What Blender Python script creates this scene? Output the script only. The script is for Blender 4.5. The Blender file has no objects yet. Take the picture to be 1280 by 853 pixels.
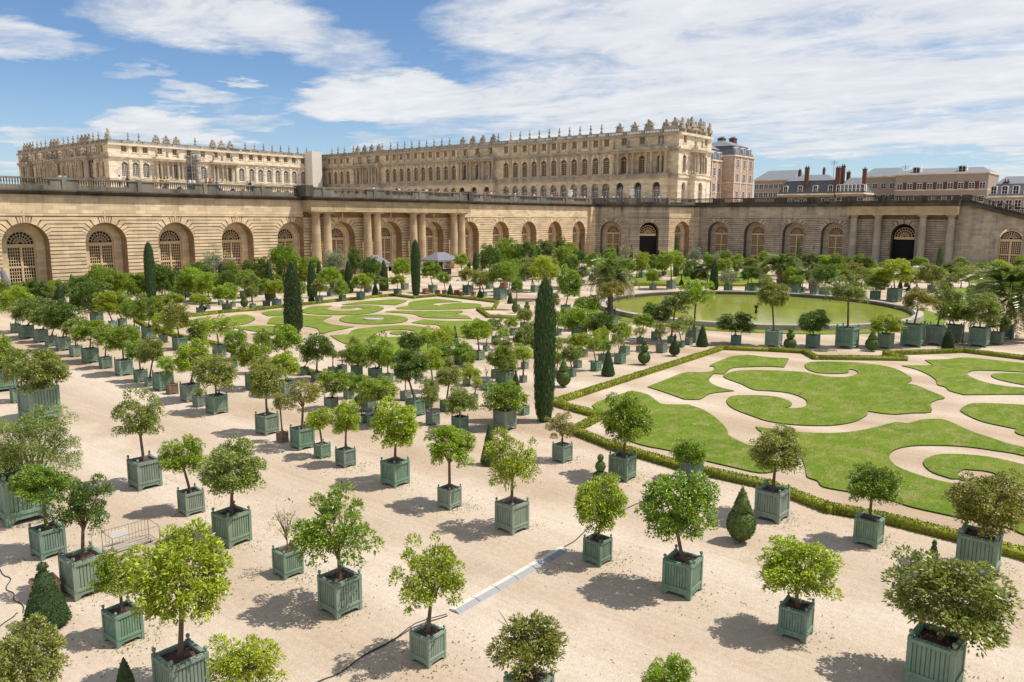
import bpy, math, random
import numpy as np
from mathutils import Vector, Matrix
PI = math.pi
sc = bpy.context.scene
COL = sc.collection
random.seed(7)

# ------------------------------------------------------------------ survey camera (metres; X east, Y north, Z up)
F_PX, YAW, PITCH, ROLL = 976.1, math.radians(39.54), math.radians(9.02), math.radians(0.22)
CAM = Vector((-94.65, -106.33, 9.8))
def cam_axes():
    cy, sy, cp, sp = math.cos(YAW), math.sin(YAW), math.cos(PITCH), math.sin(PITCH)
    f = Vector((cy*cp, sy*cp, -sp)); r = Vector((sy, -cy, 0)); u = r.cross(f)
    cr, sr = math.cos(ROLL), math.sin(ROLL)
    return r*cr + u*sr, -r*sr + u*cr, f
CR, CU, CF = cam_axes()
def ray(x, y): return CR*((x-640)/F_PX) + CU*((426.5-y)/F_PX) + CF
def px(P):
    d = Vector(P)-CAM; z = d.dot(CF)
    return 640+F_PX*d.dot(CR)/z, 426.5-F_PX*d.dot(CU)/z, z
def G(x, y, z=0.0):
    d = ray(x, y); return CAM + d*((z-CAM.z)/d.z)
def onX(x, y, X):
    d = ray(x, y); return CAM + d*((X-CAM.x)/d.x)
def onY(x, y, Y):
    d = ray(x, y); return CAM + d*((Y-CAM.y)/d.y)

# ------------------------------------------------------------------ object helpers
def tag(o, label=None, cat=None, group=None, kind=None):
    if label: o['label'] = label
    if cat: o['category'] = cat
    if group: o['group'] = group
    if kind: o['kind'] = kind
    return o
def empty(name, loc=(0, 0, 0), rz=0.0, label=None, cat=None, group=None, parent=None):
    o = bpy.data.objects.new(name, None); COL.objects.link(o)
    o.location = loc; o.rotation_euler = (0, 0, rz); o.empty_display_size = .3
    if parent: o.parent = parent
    return tag(o, label, cat, group)
def inst(name, me, parent=None, loc=(0, 0, 0), rz=0.0, scale=(1, 1, 1), color=None):
    o = bpy.data.objects.new(name, me); COL.objects.link(o)
    o.location = loc; o.rotation_euler = (0, 0, rz); o.scale = scale
    if parent: o.parent = parent
    if color: o.color = (*color[:3], 1)
    return o
class MB:
    def __init__(self, M=None): self.v = []; self.f = []; self.m = []; self.M = M or Matrix.Identity(4); self.k = 0
    def p(self, x, y, z):
        self.v.append(tuple(self.M @ Vector((x, y, z)))); return len(self.v)-1
    def face(self, pts):
        self.f.append([self.p(*q) for q in pts]); self.m.append(self.k)
    def box(self, x0, y0, z0, x1, y1, z1):
        i = [self.p(x, y, z) for z in (z0, z1) for x, y in ((x0, y0), (x1, y0), (x1, y1), (x0, y1))]
        for a in ((0, 3, 2, 1), (4, 5, 6, 7), (0, 1, 5, 4), (1, 2, 6, 5), (2, 3, 7, 6), (3, 0, 4, 7)):
            self.f.append([i[j] for j in a]); self.m.append(self.k)
    def hexa(self, lo, hi):            # two loops of equal length joined and capped
        a = [self.p(*q) for q in lo]; b = [self.p(*q) for q in hi]; n = len(a)
        self.f.append(a[::-1]); self.f.append(b); self.m += [self.k]*2
        for j in range(n):
            self.f.append([a[j], a[(j+1) % n], b[(j+1) % n], b[j]]); self.m.append(self.k)
    def lathe(self, prof, cx=0, cy=0, n=12, cap=True, sx=1, sy=1):
        rings = []
        for r, z in prof:
            rings.append([self.p(cx+r*sx*math.cos(2*PI*j/n), cy+r*sy*math.sin(2*PI*j/n), z) for j in range(n)])
        for a, b in zip(rings, rings[1:]):
            for j in range(n):
                self.f.append([a[j], a[(j+1) % n], b[(j+1) % n], b[j]]); self.m.append(self.k)
        if cap:
            self.f.append(rings[0][::-1]); self.f.append(rings[-1]); self.m += [self.k]*2
    def tube(self, path, rad, n=7):
        rings = []
        P = [Vector(q) for q in path]
        for i, q in enumerate(P):
            t = (P[min(i+1, len(P)-1)]-P[max(i-1, 0)]).normalized()
            a = t.orthogonal().normalized() if abs(t.z) < .9 else t.cross(Vector((0, 1, 0))).normalized(); b = t.cross(a)
            r = rad[i] if hasattr(rad, '__len__') else rad
            rings.append([self.p(*(q+a*(r*math.cos(2*PI*j/n))+b*(r*math.sin(2*PI*j/n)))) for j in range(n)])
        for a, b in zip(rings, rings[1:]):
            best = 0
            for j in range(n):
                self.f.append([a[j], a[(j+1) % n], b[(j+1) % n], b[j]]); self.m.append(self.k)
        self.f.append(rings[0][::-1]); self.f.append(rings[-1]); self.m += [self.k]*2
    def mesh(self, name, mats, smooth=False):
        me = bpy.data.meshes.new(name)
        me.from_pydata(self.v, [], self.f)
        for m in (mats if isinstance(mats, (list, tuple)) else [mats]): me.materials.append(m)
        me.polygons.foreach_set('material_index', self.m)
        if smooth: me.polygons.foreach_set('use_smooth', [True]*len(self.f))
        me.update(); return me
    def build(self, name, mats, parent=None, smooth=False):
        return inst(name, self.mesh(name, mats, smooth), parent)
def frame(O, t, n):
    t = Vector(t).normalized(); n = Vector(n).normalized()
    return Matrix(((t.x, n.x, 0, O[0]), (t.y, n.y, 0, O[1]), (0, 0, 1, O[2] if len(O) > 2 else 0), (0, 0, 0, 1)))

# ------------------------------------------------------------------ materials
def new_mat(name):
    m = bpy.data.materials.new(name); m.use_nodes = True
    nt = m.node_tree; nt.nodes.clear(); return m, nt
def N(nt, t, **kw):
    n = nt.nodes.new(t)
    for k, v in kw.items():
        if k.startswith('_'): setattr(n, k[1:], v)
        else: n.inputs[k.replace('__', ' ')].default_value = v
    return n
def L(nt, a, b): nt.links.new(a, b)
def mix(nt, a, b, fac, mode='MIX'):
    n = nt.nodes.new('ShaderNodeMix'); n.data_type = 'RGBA'; n.blend_type = mode; n.clamp_factor = True
    for s, v in ((n.inputs[0], fac), (n.inputs[6], a), (n.inputs[7], b)):
        if hasattr(v, 'default_value') or hasattr(v, 'links'): L(nt, v, s)
        elif isinstance(v, (tuple, list)): s.default_value = (*v[:3], 1)
        else: s.default_value = v
    return n.outputs[2]
def mth(nt, op, a, b=None, c=None, clamp=False):
    n = nt.nodes.new('ShaderNodeMath'); n.operation = op; n.use_clamp = clamp
    for i, v in enumerate((a, b, c)):
        if v is None: continue
        if hasattr(v, 'links'): L(nt, v, n.inputs[i])
        else: n.inputs[i].default_value = v
    return n.outputs[0]
def noise(nt, scale, detail=4, vec=None, rough=.55, dist=0):
    n = N(nt, 'ShaderNodeTexNoise', Scale=scale, Detail=detail, Roughness=rough, Distortion=dist)
    if vec is not None: L(nt, vec, n.inputs['Vector'])
    return n.outputs['Fac']
def ramp(nt, fac, lo, hi):
    n = N(nt, 'ShaderNodeMapRange'); n.clamp = True
    L(nt, fac, n.inputs[0]); n.inputs[1].default_value = lo; n.inputs[2].default_value = hi
    return n.outputs[0]
def pos(nt, scl=None, obj=False):
    if obj: v = N(nt, 'ShaderNodeTexCoord').outputs['Object']
    else: v = N(nt, 'ShaderNodeNewGeometry').outputs['Position']
    if scl:
        m = N(nt, 'ShaderNodeMapping'); m.inputs['Scale'].default_value = scl; L(nt, v, m.inputs[0]); v = m.outputs[0]
    return v
def finish(nt, col, rough=.85, bump=None, bstr=.3, bdist=.02, spec=.3, metal=0):
    b = N(nt, 'ShaderNodeBsdfPrincipled', Roughness=rough, Metallic=metal)
    b.inputs['Specular IOR Level'].default_value = spec
    if isinstance(col, (tuple, list)): b.inputs['Base Color'].default_value = (*col[:3], 1)
    else: L(nt, col, b.inputs['Base Color'])
    if bump is not None:
        bp = N(nt, 'ShaderNodeBump', Strength=bstr, Distance=bdist); L(nt, bump, bp.inputs['Height']); L(nt, bp.outputs[0], b.inputs['Normal'])
    o = N(nt, 'ShaderNodeOutputMaterial'); L(nt, b.outputs[0], o.inputs[0]); return b
def simple(name, col, rough=.8, var=.25, scale=3, spec=.3, metal=0):
    m, nt = new_mat(name)
    f = noise(nt, scale, 5, pos(nt))
    c = mix(nt, tuple(x*(1-var) for x in col), tuple(min(1, x*(1+var)) for x in col), f)
    finish(nt, c, rough, f, .2, .01, spec, metal); return m
def stone(name, base, dark, grey, topdark=None, course=None, stain=.5, streak=1.0):
    """limestone: blocks of slightly different tone, large stains, vertical weather streaks"""
    m, nt = new_mat(name); P = pos(nt)
    big = noise(nt, .22, 5, P, .6)
    st = noise(nt, 1.0, 4, pos(nt, (.9, .9, .12)), .6)
    fine = noise(nt, 6, 5, P, .7)
    blk = N(nt, 'ShaderNodeTexBrick'); blk.offset = .5
    sp = N(nt, 'ShaderNodeSeparateXYZ'); L(nt, P, sp.inputs[0])
    cb = N(nt, 'ShaderNodeCombineXYZ'); L(nt, mth(nt, 'ADD', sp.outputs[0], sp.outputs[1]), cb.inputs[0]); L(nt, sp.outputs[2], cb.inputs[1])
    L(nt, cb.outputs[0], blk.inputs['Vector'])
    for k, v in (('Scale', 1.0), ('Mortar Size', .012), ('Brick Width', 1.35), ('Row Height', course or .5)): blk.inputs[k].default_value = v
    blk.inputs['Color1'].default_value = (.74, .73, .72, 1); blk.inputs['Color2'].default_value = (1.16, 1.13, 1.08, 1); blk.inputs['Mortar'].default_value = (.62, .6, .58, 1)
    c = mix(nt, base, dark, ramp(nt, big, .35, .75))
    c = mix(nt, c, grey, mth(nt, 'MULTIPLY', ramp(nt, st, .5, .78), stain*streak))
    c = mix(nt, c, mix(nt, (.75, .75, .75), (1.2, 1.2, 1.2), fine), .6, 'MULTIPLY')
    c = mix(nt, c, blk.outputs['Color'], .8, 'MULTIPLY')
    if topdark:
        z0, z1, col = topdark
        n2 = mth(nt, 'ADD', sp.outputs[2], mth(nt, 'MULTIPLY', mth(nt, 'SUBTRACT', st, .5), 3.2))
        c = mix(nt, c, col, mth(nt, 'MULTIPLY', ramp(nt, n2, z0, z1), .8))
    finish(nt, c, .9, fine, .35, .03, .15); return m
# stone of the retaining galleries: ochre limestone that is soot grey under the cornice
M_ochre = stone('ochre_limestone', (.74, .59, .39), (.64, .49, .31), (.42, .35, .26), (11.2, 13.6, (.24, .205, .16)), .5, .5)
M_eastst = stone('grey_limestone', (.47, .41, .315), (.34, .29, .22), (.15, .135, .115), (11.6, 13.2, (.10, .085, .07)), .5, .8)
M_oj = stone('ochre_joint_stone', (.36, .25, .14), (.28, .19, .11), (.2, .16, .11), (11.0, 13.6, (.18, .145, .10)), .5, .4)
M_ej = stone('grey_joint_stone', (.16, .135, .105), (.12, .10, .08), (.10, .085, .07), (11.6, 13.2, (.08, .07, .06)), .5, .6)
M_entab = stone('pale_entablature_stone', (.52, .41, .25), (.42, .32, .19), (.30, .24, .16), None, .9, .6)
M_sooty = stone('sooty_stone', (.13, .115, .09), (.07, .062, .05), (.03, .028, .024), None, 3.0, .9)
M_balus = stone('balustrade_stone', (.27, .24, .19), (.15, .135, .11), (.06, .055, .045), None, 3.0, .8)
M_palace = stone('palace_limestone', (.74, .62, .44), (.64, .52, .36), (.42, .35, .25), None, .6, .4)
M_palace2 = stone('palace_pale_limestone', (.80, .71, .56), (.72, .62, .47), (.50, .42, .32), None, .6, .3)
M_trim = stone('palace_trim_stone', (.50, .43, .32), (.36, .31, .24), (.22, .19, .155), None, 3.0, .6)
M_statue = stone('weathered_statue_stone', (.44, .39, .31), (.28, .25, .20), (.15, .135, .115), None, 5.0, .7)
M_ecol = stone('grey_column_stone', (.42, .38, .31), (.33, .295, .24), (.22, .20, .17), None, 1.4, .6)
M_column = stone('column_stone', (.56, .43, .27), (.47, .36, .22), (.34, .28, .19), None, 1.4, .5)
M_frame = simple('tan_painted_wood', (.62, .45, .26), .6, .15, 2)
M_white = simple('white_paint', (.72, .70, .66), .6, .08, 2)
def glassy(name, col=(.02, .022, .025), rough=.15):
    m, nt = new_mat(name); f = noise(nt, 1.3, 2, pos(nt)); finish(nt, mix(nt, col, tuple(x*2.2 for x in col), f), rough, None, spec=.22); return m
M_glass = glassy('old_window_glass', (.008, .009, .010), .25); M_dark = simple('painted_dark_interior', (.012, .011, .010), .9, .3)
M_pglass = glassy('palace_window_glass', (.07, .065, .055), .25)
M_slate = simple('slate_roof', (.10, .11, .125), .55, .35, 1.5)
M_zinc = simple('zinc_roof', (.20, .21, .22), .55, .12, .8)
M_brick = simple('red_brick', (.13, .06, .045), .9, .3, 2.5)
M_rose = stone('rose_brick_and_stone', (.58, .44, .35), (.46, .33, .26), (.40, .28, .22), None, .3, .4)
M_plaster = simple('beige_plaster', (.34, .275, .215), .9, .15, .5)
M_soil = simple('planting_soil', (.085, .05, .035), .95, .6, 14)
M_bark = simple('bark', (.16, .10, .075), .9, .4, 9)
M_metal = simple('galvanised_metal', (.42, .43, .44), .4, .15, 6, .5, .6)
M_rubber = simple('black_rubber', (.03, .03, .032), .6, .3, 5)
M_wood = simple('raw_wood', (.46, .32, .20), .8, .25, 6)
M_terra = simple('brown_stained_wood', (.32, .15, .08), .85, .3, 5)
M_cream = simple('cream_plastic', (.62, .58, .48), .8, .08, 4)
M_grey = simple('grey_plastic', (.30, .30, .30), .85, .15, 6)
M_cloth = simple('grey_canvas', (.19, .18, .20), .85, .12, 2)
M_concrete = stone('coping_stone', (.48, .43, .36), (.36, .32, .27), (.22, .20, .17), None, 1.0, .7)

def tub_mat():
    m, nt = new_mat('green_tub_paint')
    oi = N(nt, 'ShaderNodeObjectInfo')
    n1 = noise(nt, 3, 4, pos(nt, (1.5, 1.5, .5), True), .6); n2 = noise(nt, 16, 3, pos(nt, None, True))
    c = mix(nt, oi.outputs['Color'], (.34, .40, .34), mth(nt, 'MULTIPLY', ramp(nt, n1, .45, .8), .55))
    c = mix(nt, c, (.07, .075, .06), mth(nt, 'MULTIPLY', ramp(nt, n2, .62, .8), .2))
    finish(nt, c, .6, n2, .15, .01, .3); return m
M_tub = tub_mat()

def leaf_mat(name, tips=(.40, .46, .06), tipamt=.28, trans=.34, dark=.40, rough=.34):
    m, nt = new_mat(name)
    oi = N(nt, 'ShaderNodeObjectInfo'); ge = N(nt, 'ShaderNodeNewGeometry')
    r = ge.outputs['Random Per Island']
    c = mix(nt, oi.outputs['Color'], mix(nt, (dark,)*3, (1.65,)*3, r), 1.0, 'MULTIPLY')
    r2 = mth(nt, 'FRACT', mth(nt, 'MULTIPLY', r, 17.31))
    c = mix(nt, c, tips, mth(nt, 'MULTIPLY', ramp(nt, r2, 1-tipamt, 1.0), .6))
    b = N(nt, 'ShaderNodeBsdfPrincipled', Roughness=rough); b.inputs['Specular IOR Level'].default_value = .5
    L(nt, c, b.inputs['Base Color'])
    t = N(nt, 'ShaderNodeBsdfTranslucent'); L(nt, mix(nt, c, (1.15, 1.25, .55), 1.0, 'MULTIPLY'), t.inputs[0])
    s = N(nt, 'ShaderNodeMixShader', Fac=trans); L(nt, b.outputs[0], s.inputs[1]); L(nt, t.outputs[0], s.inputs[2])
    o = N(nt, 'ShaderNodeOutputMaterial'); L(nt, s.outputs[0], o.inputs[0]); return m
M_leaf = leaf_mat('citrus_leaves', (.38, .46, .05), .25)
M_leafr = leaf_mat('leaves_with_ruddy_shoots', (.42, .24, .08), .20)
M_leafs = leaf_mat('silvery_leaves', (.42, .44, .33), .3, .2)
M_yew = leaf_mat('yew_needles', (.20, .26, .05), .25, .12, .6, .6)
M_palm = leaf_mat('palm_leaflets', (.42, .40, .16), .3, .2, .6)

def gravel_mat():
    m, nt = new_mat('pale_gravel'); P = pos(nt)
    big = noise(nt, .055, 5, P, .6, .4); mid = noise(nt, .55, 6, P, .65); fine = ramp(nt, noise(nt, 7, 6, P, .75), .3, .7); grit = ramp(nt, noise(nt, 24, 3, P, .7), .3, .7)
    c = mix(nt, (.545, .450, .350), (.46, .350, .245), ramp(nt, big, .42, .60))
    c = mix(nt, c, (.40, .31, .225), mth(nt, 'MULTIPLY', ramp(nt, mid, .42, .85), .6))
    tr = N(nt, 'ShaderNodeTexWave', Scale=.09, Distortion=2.5, Detail=3, **{'Detail__Scale': .6}); tr.wave_type = 'BANDS'; tr.bands_direction = 'X'
    L(nt, P, tr.inputs[0])
    c = mix(nt, c, (.61, .525, .43), mth(nt, 'MULTIPLY', ramp(nt, tr.outputs['Fac'], .55, 1.0), .35))
    c = mix(nt, c, mix(nt, (.72, .70, .68), (1.22, 1.22, 1.22), fine), .5, 'MULTIPLY')
    c = mix(nt, c, mix(nt, (.70, .68, .66), (1.25, 1.25, 1.25), grit), .42, 'MULTIPLY')
    sx = N(nt, 'ShaderNodeSeparateXYZ'); L(nt, P, sx.inputs[0])
    lane = mth(nt, 'COSINE', mth(nt, 'ADD', mth(nt, 'MULTIPLY', mth(nt, 'ADD', sx.outputs[0], 81.4), 1.047), mth(nt, 'MULTIPLY', mth(nt, 'SUBTRACT', mid, .5), 2.4)))
    c = mix(nt, c, mix(nt, (.83, .78, .70), (1.10, 1.10, 1.11), ramp(nt, lane, -.8, .7)), .55, 'MULTIPLY')
    rake = ramp(nt, noise(nt, 1.0, 4, pos(nt, (5.5, .35, 1)), .6), .3, .7)
    c = mix(nt, c, mix(nt, (.86, .85, .84), (1.12, 1.12, 1.12), rake), .5, 'MULTIPLY')
    h = mth(nt, 'ADD', mth(nt, 'MULTIPLY', grit, .5), fine)
    finish(nt, c, .95, h, .5, .03, .1); return m
M_gravel = gravel_mat()
def lawn_mat():
    m, nt = new_mat('mown_grass'); P = pos(nt)
    a = noise(nt, .35, 5, P, .65, .3); b = noise(nt, 2.2, 5, P, .7); c3 = ramp(nt, noise(nt, 9, 6, P, .8), .28, .72); y = noise(nt, .9, 4, pos(nt, (1, 1.6, 1)), .7)
    c = mix(nt, (.120, .195, .012), (.185, .245, .022), ramp(nt, a, .35, .65))
    c = mix(nt, c, (.310, .275, .095), mth(nt, 'MULTIPLY', ramp(nt, y, .46, .66), .75))
    c = mix(nt, c, (.110, .170, .022), mth(nt, 'MULTIPLY', ramp(nt, b, .55, .8), .6))
    c = mix(nt, c, mix(nt, (.55, .55, .55), (1.4, 1.4, 1.4), c3), .6, 'MULTIPLY')
    finish(nt, c, .9, c3, .8, .05, .15); return m
M_lawn = lawn_mat()
M_edge = simple('turf_edge_soil', (.055, .075, .02), .95, .5, 9)
def water_mat():
    m, nt = new_mat('green_pond_water'); P = pos(nt)
    n1 = noise(nt, .25, 4, P, .6, 1.0); n2 = noise(nt, 3.0, 3, pos(nt, (1, .5, 1)))
    c = mix(nt, (.310, .335, .045), (.230, .265, .040), ramp(nt, n1, .35, .7))
    sc_ = ramp(nt, noise(nt, .5, 6, pos(nt, (1, 2.6, 1)), .7, 1.2), .60, .74); c = mix(nt, c, (.50, .50, .20), mth(nt, 'MULTIPLY', sc_, .6))
    finish(nt, c, .10, n2, .10, .03, .35); return m
M_water = water_mat()

# ------------------------------------------------------------------ ground
mb = MB(); R = 6000
mb.face([(-R, -R, 0), (R, -R, 0), (R, R, 0), (-R, R, 0)])
tag(mb.build('ground', M_gravel), kind='structure')
from mathutils.geometry import tessellate_polygon
def curve_loop(pts, sub=3):
    """closed Catmull-Rom through ground points; corners kept where the turn is sharp"""
    P = [Vector((q.x, q.y, 0)) for q in pts]; n = len(P); out = []
    def sharp(i):
        a = (P[i]-P[i-1]); b = (P[(i+1) % n]-P[i])
        return a.length > 1e-6 and b.length > 1e-6 and a.angle(b) > math.radians(62)
    S = [sharp(i) for i in range(n)]
    for i in range(n):
        p1, p2 = P[i], P[(i+1) % n]
        p0 = P[i-1] if not S[i] else p1-(p2-p1)
        p3 = P[(i+2) % n] if not S[(i+1) % n] else p2+(p2-p1)
        for k in range(sub):
            t = k/sub
            out.append(.5*((2*p1)+(p2-p0)*t+(2*p0-5*p1+4*p2-p3)*t*t+(3*p1-p0-3*p2+p3)*t**3))
    return out
def sheet(name, loops, z, mat, edge, thick=.05):
    mbs = MB(); tris = tessellate_polygon(loops); flat = [p for l in loops for p in l]
    for t in tris: mbs.face([(flat[i].x, flat[i].y, z) for i in t])
    mbs.k = 1
    for l in loops:
        for a, b in zip(l, l[1:]+l[:1]):
            mbs.face([(a.x, a.y, z-thick-.01), (b.x, b.y, z-thick-.01), (b.x, b.y, z), (a.x, a.y, z)])
    o = mbs.build(name, [mat, edge]); return o
def lawn(polys):
    loops = [curve_loop([G(x, y) for x, y in p]) for p in polys]
    return tag(sheet('lawn', loops, .06, M_lawn, M_edge), kind='structure')
LAWNS = [
 [[(740,508),(770,496),(790,489.5),(810,494.5),(825,505.5),(840,507),(860,507),(880,514),(897.5,526),(909,539),(910,545),(920,551),(935,557.5),(950,563),(962,573),(972,590),(950,592.5),(915,585),(877,576),(840,565),(800,557),(775,545),(765,525)]],
 [[(809.5,484.5),(830,476.5),(855,467),(875,466.5),(890,465),(893,459.5),(887,458),(905,450),(917.5,446),(935,444.5),(960,447.5),(986,449),(980,460),(960,459),(935,459.5),(915,461),(905,468.5),(892,468),(886,475),(890,481),(902,486),(917.5,489.5),(887.5,493),(875,500),(855,500),(830,491)]],
 [[(1006,457),(1015,453.5),(1035,453),(1067,454),(1100,457.5),(1120,462.5),(1135,470),(1140,476),(1132,480.5),(1145,482.5),(1160,489),(1181,498),(1171,501),(1162.5,506),(1164,516),(1140,517.5),(1120,519),(1100,517.5),(1085,515),(1082,521),(1065,529),(1035,533),(992,532),(960,527.5),(940,521),(918,512.5),(909,505),(910,499),(922,495.5),(960,496),(977,499),(989,504),(987.5,509),(979,511.3),(990,511.7),(1003,510.5),(1009,506.5),(1005,499),(985,492),(960,489.5),(942,488),(927,481),(905,472.5),(910,467.5),(927,464),(960,464),(1002,466),(1017,469),(1035,472),(1055,472.5),(1070,469.5),(1072,466),(1067,463),(1061,463),(1059,467),(1042,468),(1022,467),(1010,463)]],
 [[(1127,458),(1167,457.5),(1156,451),(1185,450),(1210,448),(1280,455),(1340,463),(1380,472),(1340,470),(1280,466),(1235,464),(1215,464.5),(1209,469),(1222,476),(1247,482.5),(1280,486),(1330,490),(1330,497),(1280,494),(1205,494.5),(1187,489.5),(1182,485),(1172,482),(1170,476),(1160,469),(1145,462.5)]],
 [[(1239,470),(1247,467.5),(1280,468),(1335,473),(1335,488),(1280,482),(1247,475)]],
 [[(1201,512.5),(1210,507),(1225,505),(1280,507.5),(1340,512),(1340,560),(1280,546),(1269,541),(1271,537.5),(1235,530),(1217,524),(1203,516.5)]],
 [[(944.5,534.5),(960,537),(992,541),(1035,543),(1072,540),(1100,534),(1120,529),(1135,530.5),(1152,526),(1172,525),(1185,527.5),(1210,539),(1235,547.5),(1260,556),(1280,560.5),(1340,575),(1340,590),(1280,571),(1247,565),(1200,559),(1150,558),(1122,562),(1111,571),(1120,584),(1150,596),(1185,605),(1230,612),(1280,622),(1340,640),(1340,690),(1280,670),(1255,660),(1195,647.5),(1160,640),(1135,634),(1110,626),(1060,616),(1029,610),(1022,602.5),(1009,597.5),(1007,587.5),(1000,570),(985,557),(965,547),(950,540)]],
 [[(1155,577),(1167,571),(1190,569),(1235,572.5),(1280,582.5),(1340,600),(1340,625),(1280,610),(1240,592),(1205,588),(1196,594),(1205,600),(1190,600),(1167,592.5),(1156,584)]],
 # scroll parterre before the colonnade
 [[(427,381.5),(445,378.5),(480,375.5),(493,374.6),(509,376.5),(494,382.0),(480,381.3),(458,380.6),(433,381.6)]],
 [[(378,391),(382,386),(395,383.4),(415,382.8),(409,385.5),(412,388),(425,389.2),(443,388.8),(455,386.8),(447,384.8),(440,386),(426,385.8),(428,383.4),(445,382.2),(462,382.2),(475,383.5),(480,386),(472,390),(455,393),(425,394.3),(395,393.5)]],
 [[(424,400),(430,396.5),(445,394.6),(467,394),(490,394.6),(505,396.8),(510,400),(505,403.2),(490,405.2),(467,406),(445,405.2),(430,403.3)]],
 [[(333.5,405.6),(339,398),(356,396),(378,394.7),(415,396.3),(406,399.5),(405.5,403),(420,407),(443,409),(430,412),(415,414.5),(405,418),(400,417),(397,412),(385,409),(357,406.5)]],
 [[(327,392),(336,396),(356,394.5),(352,388.5),(340,389)]],
 [[(290,410),(320,408),(340,408),(356,410),(350,414),(335,416),(315,414.5)]],
 [[(272,399),(268,403.5),(275,407.5),(298,407),(310,404.7),(319,399.7),(316,396.5),(307,394),(293,395),(285,397.5)]],
 [[(221,412),(238,407.5),(255,405),(262,398),(250,398),(225,404),(212,409)]],
 [[(496,385),(510,382.8),(512,378.5),(530,375.3),(548,374.3),(570,376.8),(578,378),(560,378.3),(545,379.3),(541,381.2),(549,382.6),(556,380.9),(575,379.2),(597,380.2),(601.5,382.5),(595,385.5),(574,387),(530,387.5),(497,387)]],
 [[(481,390.5),(490,389),(530,389.3),(575,389),(579,390.5),(569,393.5),(584,395.3),(590,399.5),(568,399),(529,397.5),(517,393.5)]],
 [[(514.5,404),(530,400),(555,402),(584,401.5),(608,402),(615,410),(600,425),(565,420),(548,407.5),(530,406)]],
 [[(413,420),(435,419),(442,413),(458,410.5),(480,408.5),(505,407.3),(530,409.5),(547,414),(560,422),(560,440),(480,445),(430,430)],
  [(471,420),(473,415.5),(487,413.2),(505,412.8),(519,415),(514,418),(500,421.5),(485,422.5)]],
 [[(488,418),(489,415.6),(498,414.3),(508,415),(505,417.5),(497,419.5)]],
 # lawns beyond the pool and by its end
 [[(797,342),(830,338.5),(870,338),(920,340.5),(962,344),(962,356),(880,356.5),(800,356),(790,350)],
  [(826,345),(842,343.5),(846,348),(833,351),(822,349)], [(876,342),(893,341),(905,344),(890,347)]],
 [[(1186,362),(1215,360),(1221,366),(1213,373),(1188,372)]],
]
for l in LAWNS: lawn(l)
# ring of turf, coping and basin of the round pool
def fit_circle(pts):
    A = np.array([[2*p.x, 2*p.y, 1] for p in pts]); b = np.array([p.x**2+p.y**2 for p in pts])
    s = np.linalg.lstsq(A, b, rcond=None)[0]; return s[0], s[1], math.sqrt(s[2]+s[0]**2+s[1]**2)
rim = [G(745, 384), G(1136, 392), G(950, 369), G(950, 415.5), G(1045, 374), G(800, 373), G(1100, 408)]
PCX, PCY, PR = fit_circle(rim)
def ring(mbq, r0, r1, z0, z1, n=96, cx=None, cy=None):
    for j in range(n):
        a, b = 2*PI*j/n, 2*PI*(j+1)/n
        P = lambda r, t, z: (PCX+r*math.cos(t), PCY+r*math.sin(t), z)
        mbq.face([P(r0, a, z1), P(r1, a, z1), P(r1, b, z1), P(r0, b, z1)])
        mbq.face([P(r1, a, z0), P(r1, b, z0), P(r1, b, z1), P(r1, a, z1)])
        mbq.face([P(r0, b, z0), P(r0, a, z0), P(r0, a, z1), P(r0, b, z1)])
mb = MB(); ring(mb, PR-.1, PR+2.0, 0, .06); tag(mb.build('lawn', M_lawn), kind='structure')
pool = empty('round_pool', (0, 0, 0), 0, 'large round stone-rimmed garden pool of still green water', 'pool')
mb = MB(); ring(mb, PR-.75, PR, 0, .50); mb.build('coping', M_concrete, pool)
mb = MB(); ring(mb, PR-1.0, PR-.755, 0, .42); mb.build('basin_wall', simple('wet_dark_stone', (.07, .065, .05), .5, .4, 2), pool)
mb = MB(); n = 96
mb.face([(PCX+(PR-1.0)*math.cos(2*PI*j/n), PCY+(PR-1.0)*math.sin(2*PI*j/n), .10) for j in range(n)])
tag(mb.build('water', M_water), kind='structure')
mb = MB(); mb.lathe([(.14, 0), (.14, .35), (.09, .4), (.09, .6), (.20, .62), (.20, .85), (.05, .9)], n=12)
j = G(945, 393); o = mb.build('fountain_nozzle', M_rubber); o.location = (j.x, j.y, .05)
tag(o, 'dark metal fountain nozzle standing in the middle of the green pool', 'fountain jet')
mb = MB(); mb.lathe([(.95, 0), (.95, .12), (.8, .12), (.8, .08)], n=24, cap=False); mb.lathe([(.0, .08), (.8, .08)], n=24, cap=False)
j = G(467, 400); o = mb.build('stone_basin', M_concrete); o.location = (j.x, j.y, .05)
tag(o, 'small round pale stone basin in the central grass disc of scroll parterre', 'basin')

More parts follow.
